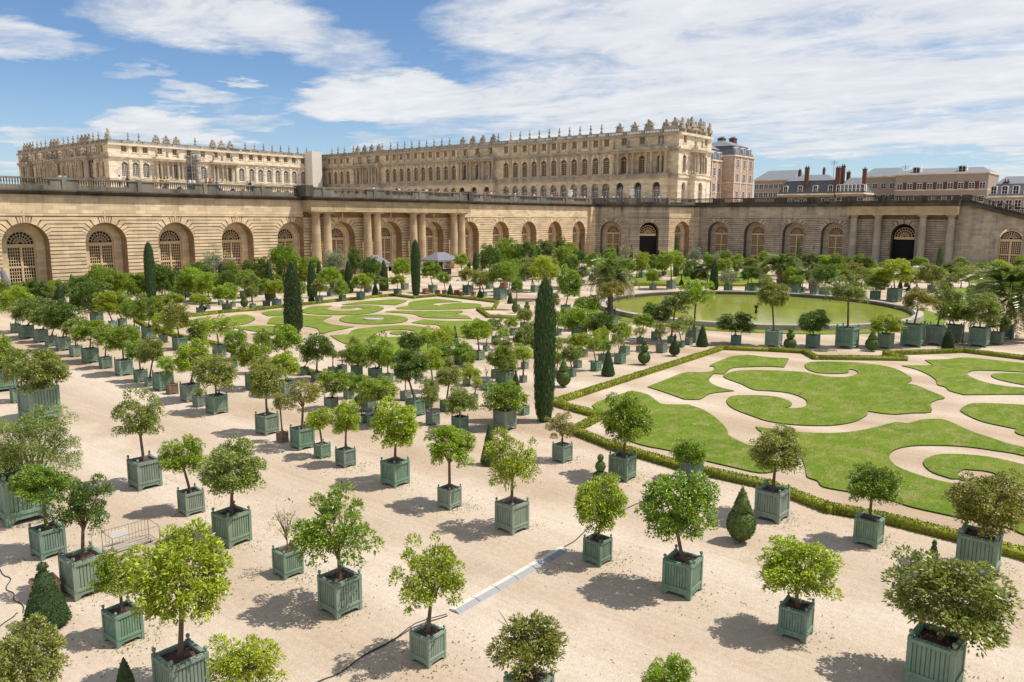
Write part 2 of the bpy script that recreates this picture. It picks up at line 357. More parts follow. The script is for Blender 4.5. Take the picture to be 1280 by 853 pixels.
# ------------------------------------------------------------------ leaf clouds
def quad_cloud(name, C, D, W, mats, extra=None, fold=.0):
    """rhombic leaves: centres C, long half axes D, wide half axes W (n x 3 each)"""
    n = len(C); nrm = np.cross(D, W); nrm /= (np.linalg.norm(nrm, axis=1, keepdims=True)+1e-9)
    lw = np.linalg.norm(W, axis=1, keepdims=True)
    v = np.stack([C-D, C+W+nrm*lw*fold-D*.1, C+D, C-W+nrm*lw*fold-D*.1], 1).reshape(-1, 3)
    f = np.arange(4*n).reshape(n, 4); tri = np.concatenate([f[:, [0, 1, 2]], f[:, [0, 2, 3]]], 1).reshape(-1, 3)
    mi = np.zeros(len(tri), int)
    if extra is not None:
        ev, ef, em = extra; tri2 = ef+len(v); v = np.concatenate([v, ev]); tri = np.concatenate([tri, tri2]); mi = np.concatenate([mi, np.full(len(tri2), em)])
    me = bpy.data.meshes.new(name)
    me.vertices.add(len(v)); me.vertices.foreach_set('co', v.astype(np.float32).ravel())
    me.loops.add(len(tri)*3); me.loops.foreach_set('vertex_index', tri.astype(np.int32).ravel())
    me.polygons.add(len(tri)); me.polygons.foreach_set('loop_start', np.arange(0, len(tri)*3, 3, dtype=np.int32))
    for m in mats: me.materials.append(m)
    me.polygons.foreach_set('material_index', mi.astype(np.int32))
    me.update(calc_edges=True); return me
def unit(a): return a/(np.linalg.norm(a, axis=-1, keepdims=True)+1e-9)
def crown_mesh(seed, mat, nclump=46, per=75, leaf=.115, aspect=.42, clump=.26, shell=(.45, .92), flat=1.0, rag=.18, under=.35, droop=.25):
    """crown of radius 1: leaves in clumps spread through the volume, most of them near the surface"""
    r = np.random.default_rng(seed)
    d = unit(r.normal(size=(nclump*2, 3))); d = d[d[:, 2] > -.75][:nclump]
    lump = 1+rag*np.sin(d[:, 0]*3.1+seed)*np.cos(d[:, 1]*2.7+seed*1.7)+rag*.8*r.normal(size=len(d))*.5
    rad = r.uniform(shell[0], shell[1], len(d))**.7*lump
    cc = d*rad[:, None]; cc[:, 2] *= flat
    cs = clump*r.uniform(.7, 1.35, len(d))
    cnt = np.maximum(8, (per*(cs/clump)**2).astype(int))
    idx = np.repeat(np.arange(len(d)), cnt); n = len(idx)
    o = unit(r.normal(size=(n, 3))); o[:, 2] = np.where(o[:, 2] < -under, -o[:, 2], o[:, 2])
    C = cc[idx]+o*(cs[idx]*r.uniform(.35, 1, n)**.5)[:, None]
    D = unit(o*.8+unit(C)*.5+r.normal(size=(n, 3))*.55); D[:, 2] -= droop; D = unit(D)
    up = unit(o*.6+np.array([0, 0, .8])+r.normal(size=(n, 3))*.45)
    W = unit(np.cross(D, up)); s = leaf*r.uniform(.65, 1.2, n)[:, None]
    return quad_cloud('crown', C, D*s*.5, W*s*.5*aspect, [mat], fold=.35)
def branch_mesh(seed, n=8, spread=.75, r0=.042, z0=-.72, twig=3):
    mbb = MB(); r = random.Random(seed)
    for i in range(n):
        a = 2*PI*i/n+r.uniform(-.3, .3); e = r.uniform(.25, .95)
        tip = Vector((math.cos(a)*spread*e, math.sin(a)*spread*e, r.uniform(-.15, .7)))
        b = Vector((0, 0, z0*r.uniform(.75, 1)))
        mid = b.lerp(tip, .45)+Vector((r.uniform(-.06, .06), r.uniform(-.06, .06), .08))
        mbb.tube([b, mid, tip], [r0, r0*.6, r0*.22], 5)
        for _ in range(twig):
            q = mid.lerp(tip, r.uniform(.1, .9)); w = q+Vector((r.uniform(-.3, .3), r.uniform(-.3, .3), r.uniform(0, .35)))
            mbb.tube([q, w], [r0*.3, r0*.1], 4)
    return mbb.mesh('branches', M_bark, True)
def trunk_mesh(seed, bend=.04, r=.5):
    mbb = MB(); q = random.Random(seed); bx, by = q.uniform(-bend, bend), q.uniform(-bend, bend)
    path = [(bx*math.sin(t*PI)*1.0+bx*.3*math.sin(t*7), by*math.sin(t*PI), t) for t in [i/7 for i in range(8)]]
    rad = [r*1.35, r*1.02, r*.92, r*.88, r*.86, r*.82, r*.8, r*.72]
    n = 9; rings = []
    for (x, y, z), rr in zip(path, rad):
        rings.append([mbb.p(x+rr*math.cos(2*PI*k/n), y+rr*math.sin(2*PI*k/n), z) for k in range(n)])
    for a, b in zip(rings, rings[1:]):
        for k in range(n): mbb.f.append([a[k], a[(k+1) % n], b[(k+1) % n], b[k]]); mbb.m.append(0)
    return mbb.mesh('trunk', M_bark, True)
CROWN = {}
def mk(key, mat, seeds, **kw): CROWN[key] = [crown_mesh(s, mat, **kw) for s in seeds]
mk('ball', M_leaf, (1, 2, 3, 4, 5), nclump=115, per=100, leaf=.112, clump=.235, shell=(.42, .96), rag=.16)
mk('big', M_leaf, (11, 12, 13), nclump=170, per=95, leaf=.086, clump=.20, shell=(.4, .97), rag=.16)
mk('loose', M_leaf, (21, 22, 23, 24), nclump=80, per=88, leaf=.108, clump=.23, rag=.30, shell=(.3, 1.0))
mk('tiny', M_leaf, (31, 32), nclump=60, per=46, leaf=.18, clump=.28, rag=.2, shell=(.4, .95))
mk('rball', M_leafr, (41, 42), nclump=110, per=92, leaf=.105, clump=.235, shell=(.42, .96))
mk('rloose', M_leafr, (51, 52), nclump=74, per=88, leaf=.102, clump=.23, rag=.3, shell=(.3, 1.0))
mk('silver', M_leafs, (61, 62), nclump=150, per=70, leaf=.085, aspect=.3, clump=.21, rag=.2, shell=(.3, 1.0))
mk('bare', M_leafr, (71,), nclump=16, per=9, leaf=.13, clump=.2, rag=.4)
mk('feather', M_leaf, (81,), nclump=210, per=120, leaf=.055, aspect=.38, clump=.18, rag=.2, shell=(.3, 1.0))
BR = [branch_mesh(s) for s in (1, 2, 3)]; BRB = [branch_mesh(9, 14, .95, .028, -.9, 7)]; BRW = [branch_mesh(12, 12, .95, .032, -1.3, 5)]
TR = [trunk_mesh(s) for s in range(4)]

def lathe_cloud(seed, prof, mat, n, leaf, name='foliage', jitter=.03, vertical=.0, aspect=.6, solid_n=20, bump=.03):
    """clipped shape: solid body of revolution with small leaves all over it; prof = [(r, z)...]"""
    r = np.random.default_rng(seed)
    P = np.array(prof, float); seg = np.linalg.norm(np.diff(P, axis=0), axis=1)*(P[:-1, 0]+P[1:, 0]+1e-3)
    k = r.choice(len(seg), n, p=seg/seg.sum()); t = r.uniform(0, 1, n)
    a, b = P[k], P[k+1]; q = a+(b-a)*t[:, None]; th = r.uniform(0, 2*PI, n)
    nd = b-a; nr = np.stack([nd[:, 1], -nd[:, 0]], 1); nr /= (np.linalg.norm(nr, axis=1, keepdims=True)+1e-9)
    nr[nr[:, 0] < -.2] *= -1
    rr = q[:, 0]+r.normal(size=n)*jitter
    C = np.stack([rr*np.cos(th), rr*np.sin(th), q[:, 1]+r.normal(size=n)*jitter], 1)
    out = np.stack([nr[:, 0]*np.cos(th), nr[:, 0]*np.sin(th), nr[:, 1]], 1)
    D = unit(out*(1-vertical)+np.array([0, 0, 1])*(vertical*1.2+.1)+r.normal(size=(n, 3))*.45*(1-vertical*.6))
    W = unit(np.cross(D, out+r.normal(size=(n, 3))*.5)); s = leaf*r.uniform(.6, 1.25, n)[:, None]
    m = solid_n; ev = []; ef = []
    for i, (pr, pz) in enumerate(prof):
        for j in range(m):
            w = 1+bump*math.sin(j*5.1+i*2.3+seed)
            ev.append((pr*.96*w*math.cos(2*PI*j/m), pr*.96*w*math.sin(2*PI*j/m), pz))
    for i in range(len(prof)-1):
        for j in range(m):
            a0, a1, b0, b1 = i*m+j, i*m+(j+1) % m, (i+1)*m+j, (i+1)*m+(j+1) % m
            ef += [(a0, a1, b1), (a0, b1, b0)]
    return quad_cloud(name, C, D*s*.5, W*s*.5*aspect, [mat], (np.array(ev), np.array(ef), 0), .2)
def sphere_prof(r, zc, k=9, lo=-.48, hi=.5):
    return [(max(.001, r*math.cos(PI*t)), zc+r*math.sin(PI*t)) for t in [lo+(hi-lo)*i/k for i in range(k+1)]]
TOP = {   # clipped yew shapes, height 1
 'cone': lathe_cloud(1, [(.02, .03), (.30, .04), (.315, .08), (.25, .32), (.17, .6), (.085, .85), (.02, .97), (.002, 1.0)], M_yew, 5200, .030, jitter=.008),
 'knobcone': lathe_cloud(2, [(.02, .05), (.33, .06), (.34, .11), (.25, .36), (.15, .66), (.075, .84), (.05, .86)]+sphere_prof(.075, .925, 7, -.3), M_yew, 5200, .030, jitter=.008),
 'ballcone': lathe_cloud(3, sphere_prof(.285, .33, 12, -.45, .36)+[(.17, .58), (.19, .60), (.13, .74), (.06, .9), (.004, 1.0)], M_yew, 5600, .028, jitter=.008),
 'balls': lathe_cloud(4, sphere_prof(.24, .29, 10, -.45, .40)+[(.06, .52)]+sphere_prof(.155, .66, 8, -.38, .40)+[(.04, .81)]+sphere_prof(.095, .905, 7, -.35, .5), M_yew, 5600, .028, jitter=.008),
 'pear': lathe_cloud(5, [(.02, .06), (.18, .08), (.27, .18), (.28, .30), (.22, .46), (.11, .62), (.05, .72), (.07, .78), (.085, .86), (.05, .95), (.002, 1.0)], M_yew, 5200, .030, jitter=.008),
 'column': lathe_cloud(6, [(.02, .03), (.13, .04), (.15, .12), (.14, .35), (.115, .6), (.075, .82), (.03, .96), (.002, 1.0)], M_yew, 5200, .026, jitter=.006),
 'narrow': lathe_cloud(7, [(.01, .0), (.075, .02), (.085, .1), (.085, .4), (.07, .7), (.04, .9), (.002, 1.0)], M_yew, 5600, .020, jitter=.005, vertical=.6),
}
CYP = lathe_cloud(8, [(.01, .02), (.045, .03), (.062, .1), (.073, .25), (.079, .5), (.077, .72), (.064, .86), (.042, .94), (.016, .985), (.002, 1.0)], M_yew, 30000, .036, jitter=.0095, vertical=.9, aspect=.16, bump=.17, solid_n=26)
CYR = lathe_cloud(9, [(.02, .02), (.07, .03), (.13, .12), (.14, .3), (.12, .55), (.11, .75), (.07, .9), (.03, .97), (.003, 1.0)], M_yew, 16000, .045, jitter=.018, vertical=.6, aspect=.3, bump=.12)
def cyp_trunk():
    m_ = MB(); m_.lathe([(.03, 0), (.026, .05)], n=8); return m_.mesh('trunk', M_bark, True)
CYT = cyp_trunk()

# planter (side 1, height 1.16 without finials)
def planter_mesh(H=1.2):
    b = MB(); pw = .055; leg = .14
    for sx in (-1, 1):
        for sy in (-1, 1):
            b.box(sx*.5-pw*(sx > 0)*2+0 if sx > 0 else -.5, sy*.5-2*pw if sy > 0 else -.5, 0, .5 if sx > 0 else -.5+2*pw, .5 if sy > 0 else -.5+2*pw, H)
    npl = 8
    for ax in range(2):
        for s in (-1, 1):
            def bx_(a0, d0, z0, a1, d1, z1):
                lo, hi = sorted((s*d0, s*d1))
                if ax == 0: b.box(a0, lo, z0, a1, hi, z1)
                else: b.box(lo, a0, z0, hi, a1, z1)
            w = (1-4*pw)/npl
            for i in range(npl):   # vertical boards
                bx_(-.5+2*pw+i*w+.012, .40, leg+.10, -.5+2*pw+(i+1)*w-.012, .468, H-.02)
            bx_(-.39, .38, leg+.08, .39, .440, H-.03)
            bx_(-.5+.03, .455, H-.13, .5-.03, .512, H-.04)
            bx_(-.5+.03, .455, leg+.13, .5-.03, .512, leg+.21)
            # skirt arched between the feet
            pts = [(-.39, leg+.13), (-.39, .035), (-.36, .035), (-.31, .10), (-.24, leg-.005), (.24, leg-.005), (.31, .10), (.36, .035), (.39, .035), (.39, leg+.13)]
            q0 = [((a, s*.44, z) if ax == 0 else (s*.44, a, z)) for a, z in pts]; q1 = [((a, s*.485, z) if ax == 0 else (s*.485, a, z)) for a, z in pts]
            for k in range(len(pts)-1): b.face([q0[k], q0[k+1], q1[k+1], q1[k]])
            for Q in (q0, q1):
                for k in range(0, 4): b.face([Q[k], Q[k+1], (Q[k+1][0], Q[k+1][1], leg+.13), (Q[k][0], Q[k][1], leg+.13)] if k else [Q[0], Q[1], (Q[1][0], Q[1][1], leg+.13), Q[0]][:3])
                b.face([Q[4], Q[5], (Q[5][0], Q[5][1], leg+.13), (Q[4][0], Q[4][1], leg+.13)])
                for k in range(5, 9): b.face([Q[k], Q[k+1], (Q[k+1][0], Q[k+1][1], leg+.13), (Q[k][0], Q[k][1], leg+.13)] if k < 8 else [Q[8], Q[9], (Q[8][0], Q[8][1], leg+.13)])
    b.box(-.40, -.40, leg+.02, .40, .40, leg+.10)
    return b.mesh('planter', M_tub)
def finial_mesh():
    b = MB(); b.lathe([(.026, 0), (.022, .035), (.030, .045), (.050, .075), (.056, .105), (.048, .135), (.026, .155), (.004, .17)], n=10)
    return b.mesh('finial', M_tub, True)
def soil_mesh():
    b = MB(); n = 9; r = random.Random(3); I = {}
    for i in range(n):
        for j in range(n): I[i, j] = b.p(-.39+.78*i/(n-1), -.39+.78*j/(n-1), 1.07+r.uniform(-.03, .035))
    for i in range(n-1):
        for j in range(n-1): b.f.append([I[i, j], I[i+1, j], I[i+1, j+1], I[i, j+1]]); b.m.append(0)
    return b.mesh('soil', M_soil, True)
PLANTER, FINIAL, SOIL = planter_mesh(), finial_mesh(), soil_mesh()
TUBGREEN = [(.165, .245, .165), (.19, .255, .18), (.145, .22, .15), (.21, .265, .20), (.165, .225, .175)]

COLR = {'y': (.315, .385, .034), 'g': (.225, .305, .032), 'd': (.110, .165, .028), 'o': (.240, .270, .068), 'r': (.265, .265, .050), 's': (.240, .250, .150)}
THINGS = []    # (object, look words, centre px) for the labels
ZF = 1.0
def up_at(P, y):
    """height above ground point P seen at picture row y"""
    lo, hi = -2.0, 30.0
    for _ in range(40):
        m_ = (lo+hi)/2
        if px((P.x, P.y, m_))[1] > y: lo = m_
        else: hi = m_
    return m_
def vary(c, a=.14):
    k = rs.uniform(1-a, 1+a); return (c[0]*k*rs.uniform(.88, 1.10), c[1]*k, c[2]*k)
def potted(bx, by, tw, cx, ct, cb, cw, kind, rs):
    col, shape = kind[0], kind[1:]
    g = G(bx, by); dv = Vector((g.x-CAM.x, g.y-CAM.y)); th = math.atan2(dv.y, dv.x)
    zd = px(g)[2]
    if not tw: tw = .8/(zd/F_PX)*1.38
    a = tw*zd/F_PX/(abs(math.sin(th))+abs(math.cos(th)))
    a = min(a, 1.9)
    P = Vector((g.x+a*.5, g.y+a*.5, 0))
    # keep the tub centre under its picture column
    for _ in range(3):
        x_, y_, z_ = px((P.x, P.y, .5*a)); P += Vector((CR.x, CR.y, 0))*((bx-x_)*z_/F_PX)
    zc = up_at(P, (ct+cb)/2); x_, y_, z_ = px((P.x, P.y, zc))
    off = Vector((CR.x, CR.y, 0))*((cx-x_)*z_/F_PX)
    if off.length > a*.6 and shape != 'w': off *= a*.6/off.length
    rad = cw*.5*z_/F_PX; rz = (cb-ct)*.5*z_/F_PX*.98
    zc = max(zc, a*1.15+rz*.55)
    root = empty('potted_tree', (P.x, P.y, 0), rs.uniform(-.09, .09), None, 'tree', 'trees growing in box planters')
    near = zd < 50
    brown = 'k' in shape
    tc = (.20, .13, .085) if brown else vary(rs.choice(TUBGREEN), .12)
    pl = inst('planter', PLANTER, root, scale=(a, a, a), color=tc)
    if near:
        inst('soil', SOIL, pl)
    if zd < 130:
        for sx in (-1, 1):
            for sy in (-1, 1): inst('finial', FINIAL, pl, (sx*.445, sy*.445, 1.2), color=tc)
    c3 = Vector((off.x, off.y, zc)); c3.rotate(Matrix.Rotation(-root.rotation_euler.z, 3, 'Z'))
    if 'w' in shape: key, br = 'feather', BRW
    elif 'b' in shape: key, br = 'bare', BRB
    elif col == 's': key, br = 'silver', BRW
    elif col == 'r': key, br = ('rloose' if 'l' in shape else 'rball'), BR
    elif 'l' in shape: key, br = 'loose', BR
    elif rad > 1.25: key, br = 'big', BR
    elif rad < .45: key, br = 'tiny', BR
    else: key, br = 'ball', BR
    cc = vary(COLR[col]); kf = .92 if near else 1.09
    cr = inst('crown', rs.choice(CROWN[key]), root, c3, rs.uniform(0, 6.28), (rad*kf, rad*kf, rz*kf), cc)
    if near or 'b' in shape or col == 's':
        inst('branches', rs.choice(br), cr)
    z0 = a*1.02; z1 = zc-rz*.55; h = max(.15, z1-z0)
    if z1-z0 < .15: z0 = z1-.15
    tr = max(.028, min(.11, .045*rad**.5+.012*h))*(.5 if 'b' in shape else 1)
    t = inst('trunk', rs.choice(TR), root, (0, 0, z0), rs.uniform(0, 6.28), (tr*2, tr*2, h*1.12))
    if off.length > .03:   # lean towards the crown
        d = Vector((c3.x, c3.y, h)); t.rotation_mode = 'QUATERNION'; t.rotation_quaternion = d.to_track_quat('Z', 'Y')
        t.scale.z = d.length*1.1
    words = {'y': 'bright yellow-green', 'g': 'fresh green', 'd': 'dark green', 'o': 'olive green', 'r': 'ruddy olive', 's': 'silvery grey'}[col]
    asp = cw/max(1, (cb-ct)); form = 'bare twiggy' if 'b' in shape else 'feathery' if 'w' in shape else 'loose' if 'l' in shape else 'wide' if asp > 1.45 else 'tall' if asp < .9 else 'round'
    THINGS.append((root, f"{words} {form} tree in {'brown' if brown else 'green'} tub", (cx, (ct+cb)/2), px(P)[0:2]))
    return root

TREES = """
227 892 68 225 662 793 122 y
154 812 46 149 686 753 58 g
105 753 54 102 595 680 74 dl
60 702 39 52 581 634 74 g
26 661 62 40 505 612 112 ow
5 640 30 6 560 612 44 d
33 985 60 35 779 878 86 o
306 925 50 306 793 880 96 yl
290 687 47 289 550 629 84 o
239 647 33 229 545 600 54 y
181 615 40 174 489 563 65 ol
49 530 46 52 437 498 64 o
23 505 19 20 436 486 34 o
2 492 32 0 419 471 40 g
20 417 12 19 361 396 38 y
33 424 17 40 374 408 42 o
51 429 17 60 385 413 30 o
64 434 14 68 384 414 26 d
79 439.5 18 80 380 416 38 d
95 447 15 94 400 426 24 o
113 455 20 113 403 430 42 g
132 462 16 132 408 436 26 g
155 471 22 152 405 446 44 g
176 479 17 173 424 456 32 g
187 484 12 196 422 461 36 o
204 490 25 209 444 471 28 yl
215 494 15 215 472 482 12 gbk
238 504 25 241 425 476 50 y
249 510 16 250 484 497 14 gl
271 519.5 27 269 443 494 52 o
334 545.5 29 331 448 506 46 o
353 554.5 15 350 488 521 24 rlk
378 564 31 378 474 519 58 rl
403 574.5 21 399 511 541 38 y
432 586 26 432 501 551 40 y
494 611 37 494 500 568 66 y
562 639 31 562 532 592 63 y
640 670 44 640 538 620 70 yl
747 710 37 751 596 672 74 y
853 752 52 847 587 688 94 g
995 806 44 997 671 754 94 y
1169 877 64 1190 692 812 142 o
661 915 66 661 757 862 118 rl
836 946 48 835 818 896 66 y
360 726 39 357 625 682 50 rb
425 776 56 421 612 721 102 gl
535 837 47 538 672 779 88 yl
703 580 26 703 513 556 38 rl
778 604 36 783 491 563 66 g
864 606 30 862 556 594 46 g
965 656 42 970 533 600 72 o
1086 687 35 1091 578 637 62 g
1223 729 50 1234 588 673 98 r
631 540 30 630 477 526 52 g
575 541 22 575 484 522 46 o
541 533 18 538 478 514 26 ol
558 516 17 561 457 488 34 o
519 522 25 511 438 487 48 d
507 502 14 507 462 482 18 g
534 511 15 536 472 498 24 ol
461 516 19 452 469 501 34 g
454 530 12 448 494 514 16 g
467 534 16 477 471 509 50 g
414 514 18 417 462 499 40 g
396 478 14 396 417 456 48 d
428 467 12 427 436 452 18 rl
446 471 15 447 428 465 36 g
469 477 18 474 418 470 44 gl
609 489 15 608 455 473 12 rb
620 474 13 617 440 460 20 o
631 486 24 630 434 477 36 g
358 497 22 356 440 478 40 y
357 463 18 356 409 442 38 y
328 469 18 328 412 452 24 g
416 470 12 416 434 453 18 rl
443 452 12 443 424 446 16 o
514 455 14 513 417 442 26 d
535 452 12 535 412 436 24 gl
550 445 12 554 411 436 28 y
599 451 14 597 402 429 34 y
608 440 9 609 404 424 14 g
620 431 12 620 396 422 20 ol
629 438 10 629 409 426 14 y
628 448 12 628 423 437 26 ol
559 459 12 566 429 455 46 gl
574 456 12 584 432 454 24 g
583 483 10 589 453 481 26 yl
593 502 10 596 470 486 16 yl
541 492 16 539 435 470 30 y
485 480 14 485 434 466 22 y
318 489 22 316 427 467 40 g
293 460 8 292 446 454 10 g
293 451 9 294 414 441 24 g
274 447 17 271 397 426 38 yl
247 441 15 247 404 428 22 d
225 439 18 221 379 418 32 r
204 429 11 204 393 422 24 y
186 425 17 186 371 406 30 g
169 420 12 166 376 402 22 g
153 409 11 147 366 398 30 g
141 411 10 132 366 396 26 y
121 406 16 108 354 397 44 d
127 385 12 127 333 366 32 g
150 384 11 151 341 371 24 g
41 380 10 42 351 373 20 d
62 388 9 62 358 382 18 o
172 386 10 171 347 375 24 g
202 383 14 203 332 371 28 d
216 389 9 216 367 383 28 g
243 378 12 243 336 372 32 yl
248 370 12 248 328 353 30 d
262 366 12 266 315 352 24 sl
284 366 12 284 322 350 20 sl
284 391 12 282 357 377 30 y
276 382 7 276 362 374 8 g
291 384 7 291 366 378 8 g
250 393 9 249 368 381 19 y
260 387 6 260 372 380 8 g
305 373 10 306 339 364 28 g
316 387 8 315 358 374 15 o
292 367 10 290 329 347 16 g
310 365 10 311 328 346 18 d
333 384 9 333 350 369 20 g
328 369 8 328 323 353 22 d
355 366 12 355 308 345 34 g
346 385 12 343 351 370 22 y
376 381 7 375 353 370 14 y
382 364 8 378 323 353 22 g
399 380 10 400 350 368 20 o
414 371 11 413 335 356 22 y
419 362 14 419 314 346 32 sl
428 377 9 426 350 373 17 y
443 360 9 443 310 342 16 d
451 375 11 452 343 361 25 y
460 366 10 466 323 346 24 d
475 371 6 474 346 358 15 o
506 363 10 503 324 347 22 y
497 370 10 497 345 358 19 y
541 367 12 538 328 352 22 g
557 370 5 555 341 356 16 g
577 346 8 577 318 334 16 y
585 369 14 586 334 357 30 rl
605 372 8 602 339 361 20 o
612 362 10 612 308 342 26 d
633 352 10 633 300 334 26 g
625 375 17 626 329 358 32 g
636 370 8 638 330 352 16 g
656 352 10 656 304 332 28 d
680 350 10 680 302 327 24 d
668 366 10 659 330 349 22 o
685 376 12 680 322 356 36 y
706 360 12 706 310 341 30 g
707 393 13 711 337 376 30 g
727 358 9 727 333 349 17 d
766 409 13 764 350 380 38 rl
735 402 10 733 371 393 28 g
692 398 9 692 366 385 14 r
697 420 10 697 391 411 17 y
716 414 12 716 385 402 26 g
724 428 20 724 395 425 40 y
753 430 16 753 391 420 28 d
781 445 13 778 403 427 24 y
646 388 8 646 349 366 15 g
655 412 10 656 386 404 18 o
655 448 12 655 409 438 28 o
654 479 10 654 429 456 30 yl
656 462 10 644 436 452 18 o
697 455 9 697 424 441 14 y
696 469 6 697 440 458 16 y
715 472 11 713 431 457 28 o
722 461 11 722 434 450 14 g
730 447 10 725 417 437 20 y
745 465 14 742 419 444 20 yl
754 439 12 752 411 431 18 y
753 453 11 757 424 441 16 g
775 456 15 773 416 436 17 ol
800 430 9 805 393 411 22 y
799 440 8 799 408 422 14 rl
820 426 12 822 381 405 32 d
827 442 14 826 403 424 18 ol
839 430 10 844 367 394 34 dl
852 435 8 848 397 421 22 ol
867 429 20 870 351 387 34 yl
861 432 10 862 397 410 14 yl
920 432 13 919 393 418 38 d
967 435 22 966 352 390 38 r
1016 436 17 1017 391 418 36 d
1059 437 27 1061 349 384 52 ol
1107 437 19 1108 396 418 35 y
1141 435 28 1148 360 395 50 rl
1170 433 24 1180 356 386 34 ol
1193 429 21 1191 373 405 38 y
1224 435 23 1226 369 412 48 o
1246 432 15 1247 393 414 24 d
816 363 9 816 338 354 17 g
839 362 12 839 314 337 30 y
862 360 7 862 337 352 14 d
874 361 8 876 337 352 18 d
884 361 5 886 318 334 14 g
910 367 11 910 338 359 24 s
941 367 10 939 334 353 24 d
934 364 6 939 322 336 20 r
906 339 6 906 314 334 16 o
921 340 7 922 319 335 13 y
814 337 7 815 319 332 13 g
802 348 8 802 316 340 17 y
857 343 7 857 321 334 9 g
868 344 8 868 310 332 18 sl
955 344 7 955 315 332 14 y
956 365 9 956 344 360 14 r
994 368 14 996 345 357 18 g
1003 366 7 1003 338 352 16 d
985 360 7 985 347 359 10 g
1015 362 8 1014 340 355 15 y
1018 368 11 1018 352 366 17 s
1030 373 13 1032 331 359 28 d
1029 346 8 1029 319 335 22 y
1047 347 8 1047 319 336 16 g
1010 346 8 1011 318 335 17 d
1059 346 7 1059 323 337 12 d
1072 346 8 1072 319 336 15 g
1084 348 8 1083 322 338 16 d
1066 357 9 1066 328 348 25 r
1088 358 9 1088 336 351 22 y
1094 376 12 1096 345 366 28 g
1118 378 17 1118 326 358 46 y
1151 347 7 1151 322 335 16 g
1140 346 6 1140 326 337 11 o
1164 366 9 1164 331 356 30 r
1187 352 8 1187 330 344 18 d
1201 348 8 1201 322 336 20 o
1212 380 10 1212 333 358 42 rl
1226 393 12 1226 352 376 30 g
1249 351 9 1249 326 346 26 y
1270 361 9 1270 334 353 22 y
1233 346 7 1226 327 341 16 d
740 352 8 740 318 338 16 g
750 356 8 757 330 346 18 g
773 345 8 772 322 338 16 o
788 350 8 786 324 341 16 g
763 340 7 762 310 328 14 o
715 342 8 714 304 322 18 g
700 338 8 700 300 320 16 d
665 344 7 668 308 326 14 g
780 338 7 782 307 322 14 s
830 345 6 832 322 336 10 d
892 346 7 894 318 338 14 s
976 350 7 976 330 346 12 d
1060 372 9 1058 338 356 18 o
1046 362 8 1046 338 352 16 y
1110 352 8 1110 326 342 16 g
1180 378 9 1180 350 366 18 o
1270 350 7 1278 322 336 14 g
110 380 10 104 346 364 18 d
75 386 9 76 352 374 18 o
92 380 10 96 348 368 18 g
232 372 10 232 338 358 16 g
330 345 9 324 318 336 16 d
394 352 9 392 322 338 18 g
470 356 9 470 330 346 14 o
645 340 8 646 306 322 14 o
5 384 10 2 352 374 18 o
585 470 14 586 440 458 22 g
556 480 14 556 446 466 24 o
500 470 14 500 436 456 22 g
520 470 12 520 440 460 20 o
640 420 9 640 398 412 16 g
664 430 9 664 404 420 14 o
672 448 9 670 424 440 14 g
720 446 8 712 420 434 14 y
745 420 9 740 398 412 14 g
688 430 8 690 406 420 12 g
380 470 12 384 438 458 18 o
340 492 14 344 462 480 18 y
436 500 14 438 466 486 22 g
478 500 14 480 468 486 20 o
655 520 14 652 490 508 18 y
"""
TOPI = """
52 790 54 710 knobcone
155 877 28 826 cone
751 613 19 570 balls
929 682 35 612 ballcone
1168 730 24 678 knobcone
612 583 22 531 knobcone
761 471 17 437 cone
705 485 18 449 ballcone
806 457 15 425 balls
844 446 13 418 pear
879 434 15 406 cone
989 438 15 411 balls
1092 440 16 413 ballcone
1187 438 14 413 column
645 489 12 464 knobcone
644 392 8 372 ballcone
659 398 11 377 balls
7 372 10 348 cone
16 376 9 352 cone
31 378 9 351 cone
55 388 14 350 column
75 388 12 356 column
90 368 7 343 column
120 367 15 339 cone
144 372 12 334 column
221 374 14 333 column
277 366 12 329 column
305 385 9 366 ballcone
252 390 10 378 pear
337 377 12 327 column
350 362 11 324 column
390 373 12 324 column
399 356 8 326 column
389 379 8 367 pear
436 367 11 325 column
469 370 9 353 cone
480 364 11 325 column
563 371 9 355 cone
600 375 7 358 pear
638 380 8 365 cone
595 340 8 313 column
586 338 5 323 column
651 340 5 311 column
725 330 5 300 column
752 332 5 307 column
772 334 5 306 column
789 334 5 306 column
823 338 5 312 column
827 338 5 312 column
852 360 6 345 pear
893 364 11 324 column
569 432 9 408 knobcone
1126 361 6 349 cone
1134 359 6 346 cone
1137 365 8 357 pear
1147 364 8 356 pear
1241 364 6 350 column
663 348 6 316 column
699 330 5 304 column
"""
CYPS = """
681 529 28 351 cyp
366 419 26 331 ragged
520 371 12 301 cyp
189 386 13 304 cyp
180 354 5 325 narrow
845 346 7 291 narrow
997 346 6 298 narrow
1174 346 8 307 narrow
"""
